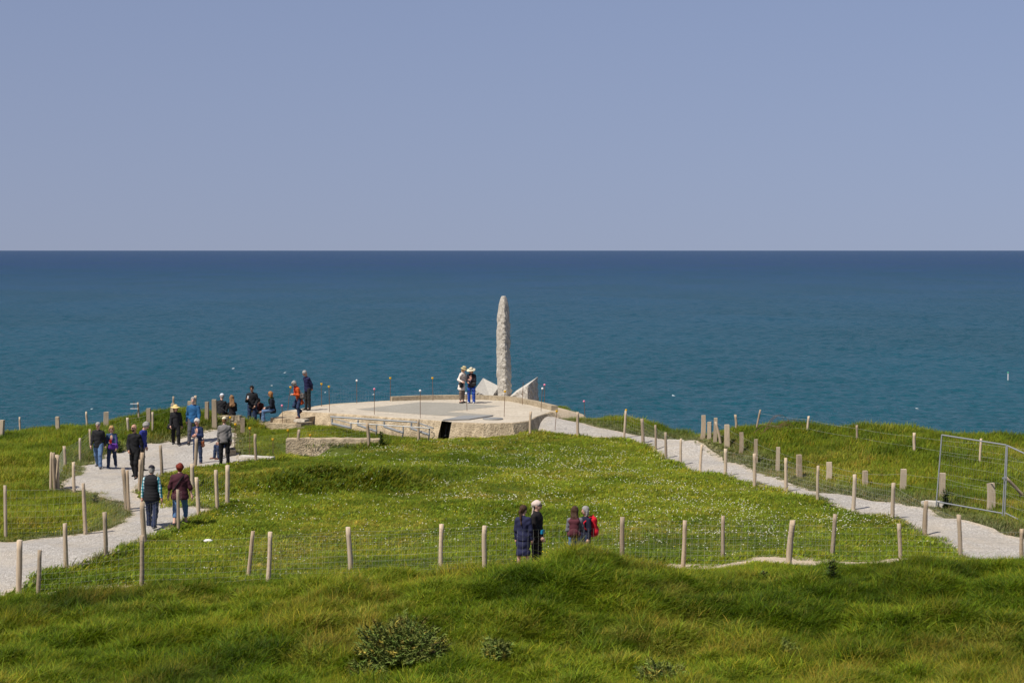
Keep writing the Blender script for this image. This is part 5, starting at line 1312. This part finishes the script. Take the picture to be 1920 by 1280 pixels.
g, H = gp(265, 884, 786); p = person('grey haired person in bright blue jacket half hidden behind the bald man', g, min(H, 1.8), 75, STAND, lean=12, top='bright_blue_jacket', bottom='brown_trousers', tilt=18, glasses=True, hair='curly', hairc='hair_grey')
g, H = gp(330, 836, 755); p = person('woman in wide straw hat and black outfit walking up from the cliff', g, H * .97, 8, WALK, b=1.02, top='black_nylon', bottom='black_trousers', shoes='shoe_grey', glasses=True, hair='bob', hairc='hair_lightbrown', hat='brim', hatc='straw', hem=.14, yaw=30, loose=.01)
give_bag(p, 'black shoulder bag hanging at hip of the woman in straw hat', 'shoulder_bag', p['J'](-.20, -.10, -.05), M_BAGBLK, .26, .12, .22, 1)
g, H = gp(363, 832, 742); p = person('tall bearded man in petrol blue sweater and grey trousers', g, H, 0, WALK2, b=1.14, top='petrol_sweater', bottom='grey_trousers', hairc='hair_grey', beard='hair_grey', hem=.1)
g, H = gp(371, 871, 784); p = person('white haired person in navy blazer standing at the wooden post with name badge', g, H, -14, STAND, top='navy_blazer', bottom='dark_jeans', hair='curly', hairc='hair_white', inner='pale_blue_blouse', tilt=14, arms={1: ((.12, .1, 1), (-.75, .8, -.1)), -1: ((.12, .12, 1), (-.7, .8, -.25))}, hem=.14, skin=2)
give_bag(p, 'brown leather bag on long strap beside the white haired person in navy', 'shoulder_bag', p['J'](.22, -.02, -.10), M_BAGBRN, .12, .09, .26, 1)
x = MB(); x.box((0, 0, 0), (.09, .006, .13)); x.tube([(-.005, 0, .06), (-.06, .03, .36)], .004, 4); x.tube([(.005, 0, .06), (.06, .03, .36)], .004, 4); held('name_badge', 'white name badge on the navy blazer', 'badge', [('card', x, M_WHITE)], p, p['J'](0, -.155, .08))
g, H = gp(421, 872, 781); p = person('man in grey sweater, black trousers and cream cap seen from behind', g, H, 176, STAND, b=1.12, top='grey_sweater', bottom='black_trousers', hat='cap', hatc='cream_cap', hairc='hair_lightbrown', hem=.1)
g = ground(408, 862); p = person('person in pink shirt and jeans sitting half hidden behind the man in grey', g + Vector((.32, .25, 0)), 1.68, -62, SIT, lean=8, top='pink_shirt', bottom='dark_jeans', shoes='shoe_brown', hairc='hair_brown', zoff=0)
sb = tag(empty('stone_block_seat', g + Vector((.42, .42, 0))), 'low stone block under the person in pink', 'block'); x = MB(); x.box((0, 0, .17), (.36, .36, .40), .3, .02); x.box((0, 0, .385), (.30, .30, .03), .3, .02); x.build('block', M_STONE, sb)
# --- couple on the stone wall, backs to the camera
wz = tz(q0.x, q0.y)
p = person('man in white cap and black quilted jacket sitting on stone wall, back turned', q0 + Vector((-.22, .30, -.02)), 1.76, 168, SIT, lean=8, top='black_nylon', bottom='black_trousers', hat='cap', hatc='white_cap', quilt=.01, hairc='hair_grey', yaw=40, hem=.08)
p = person('woman with long light brown hair in black sitting beside the man in white cap', q0 + Vector((.25, .30, -.02)), 1.66, 200, SIT, lean=4, b=.95, top='black_top', bottom='black_trousers', hair='long', hairc='hair_lightbrown', arms={1: ((.3, .3, 1), (.3, .9, -.1))}, hem=.08)
x = MB(); x.box((0, 0, 0), (.075, .012, .15)); x.box((0, .008, 0), (.065, .006, .13)); held('mobile_phone', 'dark mobile phone held by the woman sitting on stone wall', 'phone', [('phone', x, M_LENS)], p, p['wr'][1] + p['fd'][1] * .1 + np.array([0, 0, .03]))
# --- at the ledges
g = at_z(473, 801, .18); p = person('dark haired man in black jacket and jeans standing against the sea', g, 1.78, -4, STAND, b=1.05, top='black_nylon', bottom='dark_jeans', hairc='hair_dark', tilt=14, skin=1, arms={-1: ((.25, .05, 1), (-.35, .9, -.45)), 1: ((.22, -.02, 1), (-.30, .55, .75))}, hem=.1, glasses=True, loose=.01)
x = MB(); x.tube([(0, 0, -.05), (0, 0, .05)], .035, 10); x.tube([(0, 0, .05), (0, 0, .06)], .038, 10); held('paper_cup', 'white paper cup in raised hand of man in black jacket', 'cup', [('cup', x, M_WHITE)], p, p['wr'][-1] + p['fd'][-1] * .09 + np.array([.03, -.03, .05]))
g = at_z(497, 792.5, .42); p = person('woman in dark coat and green scarf sitting on ledge, facing left', g + Vector((.30, .25, 0)), 1.66, -84, SIT, b=1.05, top='dark_coat', bottom='blue_jeans', shoes='shoe_grey', hair='bob', hairc='hair_ginger', scarf='green_scarf', hem=.14, yaw=-6, lean=6, zoff=0, glasses=True)
g = at_z(487, 795, .2); p = person('dark clothed person sitting mostly hidden behind the man in black jacket', g + Vector((-.02, .55, 0)), 1.55, -10, SIT, b=.9, top='maroon_mix', bottom='black_trousers', hairc='hair_dark', lean=30, tilt=20, hair='curly')
g = at_z(561, 783.5, .64); p = person('woman in bright orange coat stepping down from bunker roof onto the ledge', g, 1.62, -58, STAND, lean=16, tilt=22, top='orange_coat', bottom='dark_jeans', shoes='shoe_brown', hair='curly', hairc='hair_grey', scarf='red_scarf', hem=.30, flare=.02, glasses=True,
  legs={1: ((.03, .25, 1), (0, -.1, 1)), -1: ((.03, .62, 1), (0, -.95, .6))}, arms={1: ((.1, .2, 1), (-.55, .9, -.1)), -1: ((.1, .2, 1), (-.55, .9, -.1))})
give_bag(p, 'grey leather shoulder bag against the orange coat', 'shoulder_bag', p['J'](.24, .06, .12), M_BAGGRY, .34, .16, .26, 1)
g = at_z(577, 769, ZR); p = person('man in navy sweater looking down with hands behind his back on bunker roof', g, 1.76, -48, STAND, lean=7, tilt=30, top='navy_sweater', bottom='charcoal_trousers', hairc='hair_grey', skin=2, arms={1: ((.14, -.35, 1), (-.55, -.5, .75)), -1: ((.14, -.35, 1), (-.55, -.5, .75))}, glasses=True, hem=.1)
g = at_z(866, 755.5, ZR); p = person('woman in long beige cardigan and floral sun hat beside the pillar', g, 1.68, 60, STAND, lean=6, tilt=14, top='beige_cardigan', bottom='brown_trousers', blen=.85, hat='bucket', hatc='floral_hat', hair='bob', hairc='hair_blonde', hem=.30, flare=.04, arms={1: ((.25, .3, 1), (.0, .9, .2)), -1: ((.4, -.2, 1), (.1, .8, .3))})
give_bag(p, 'black shoulder bag at the side of the woman in beige cardigan', 'shoulder_bag', p['J'](-.19, -.10, .0), M_BAGBLK, .26, .12, .3, -1)
g = at_z(884, 756, ZR); p = person('woman in cobalt blue trousers and dark cardigan with pale hat beside the pillar', g, 1.62, -20, STAND, b=1.1, tilt=16, top='dark_cardigan', inner='pale_blue_blouse', bottom='cobalt_trousers', shoes='shoe_white', hat='brim', hatc='cream_cap', hair='bob', hairc='hair_blonde', hem=.14, arms={1: ((.15, .1, 1), (-.7, .8, -.3)), -1: ((.15, .05, 1), (-.45, .8, .2))}, skin=2, loose=.012)
give_bag(p, 'dark shoulder bag at the hip of the woman in cobalt trousers', 'shoulder_bag', p['J'](.17, -.14, .05), M_BAGBLK, .24, .1, .18, 1)
# --- couple walking away
g, H = gp(285, 991, 869); p = person('man in black quilted vest, turquoise plaid shirt and dark cap walking away', g, H, 176, WALK, b=1.14, top='plaid', vest='black_nylon', bottom='plaid_navy_trousers', shoes='shoe_grey', hat='cap', hatc='dark_cap', hairc='hair_grey', hem=.13, loose=.012, skin=2, arms={1: ((.24, .05, 1), (.12, .05, 1)), -1: ((.24, -.05, 1), (.12, .1, 1))})
g, H = gp(338, 985, 866); p = person('red haired woman in maroon top and denim capri trousers walking away', g, H, 182, WALK2, b=1.28, top='maroon_top', bottom='denim_capri', blen=.78, shoes='shoe_black', hair='curly', hairc='hair_red', sleeve='half', hem=.16, flare=.02, arms={1: ((.34, 0, 1), (.2, .1, 1)), -1: ((.34, 0, 1), (.2, .1, 1))})
x = MB(); J = p['J']; x.tube([J(-.15, .0, .54), J(-.08, .15, .46), J(.04, .165, .28), J(.2, .1, .06)], .016, 6); held('crossbody_strap', 'dark cross body strap over the maroon top', 'strap', [('strap', x, M_BAGBLK)], p, (0, 0, 0))
# --- four women behind the front fence
def fw(px, hy, Y, H):
    a = at(px, hy, Y); return Vector((a.x, Y, tz(a.x, Y) + .02)), a.z - tz(a.x, Y) - .02
g, H = fw(981, 947, 41.0, 1.62); p = person('woman in navy dress with brown ponytail behind the front fence', g, H, 160, STAND, top='navy_dress', bottom='navy_dress', skirt=.42, flare=.02, blen=.3, hair='pony', hairc='hair_brown', sleeve='long', hem=.1, b=1.02, yaw=-25)
g, H = fw(1006, 938, 41.5, 1.68); p = person('woman in black with pale knotted headscarf and sunglasses behind front fence', g, H, 68, STAND, b=1.22, top='black_top', bottom='black_trousers', hair='short', hairc='hair_dark', hat='scarf', hatc='scarf', hem=.16, glasses=True, skin=0, arms={-1: ((.1, .12, 1), (-.1, .6, .8))}, sleeve='long')
x = MB(); x.box((0, 0, 0), (.14, .045, .09), 0, .006); x.box((0, -.026, .005), (.11, .012, .06), 0, .004); r = held('waist_pouch', 'turquoise blue waist pouch on the woman in headscarf', 'pouch', [('pouch', x, M_SKYBLUE)], p, p['J'](-.12, -.20, .10))
g, H = fw(1078, 949, 40.6, 1.62); p = person('young woman with long curly brown hair and grey sleeves behind the grass mound', g, H, 172, STAND, b=.95, top='grey_marl', bottom='denim_capri', hair='long', hairc='hair_brown', arms={-1: ((.2, .15, 1), (-.6, .8, .1)), 1: ((.2, .15, 1), (-.6, .8, .1))}, yaw=-20)
backpack(p, 'dark wine red backpack with hanging jacket on the curly haired woman', M_WINE, .74)
g, H = fw(1099, 949, 41.4, 1.64); p = person('grey haired woman in navy jacket facing left behind grass mound', g, H, -62, STAND, top='navy_jacket', bottom='dark_jeans', hair='bob', hairc='hair_grey', b=1.0, yaw=-4)
backpack(p, 'bright red backpack on the grey haired woman', M_REDBAG, 1.0)
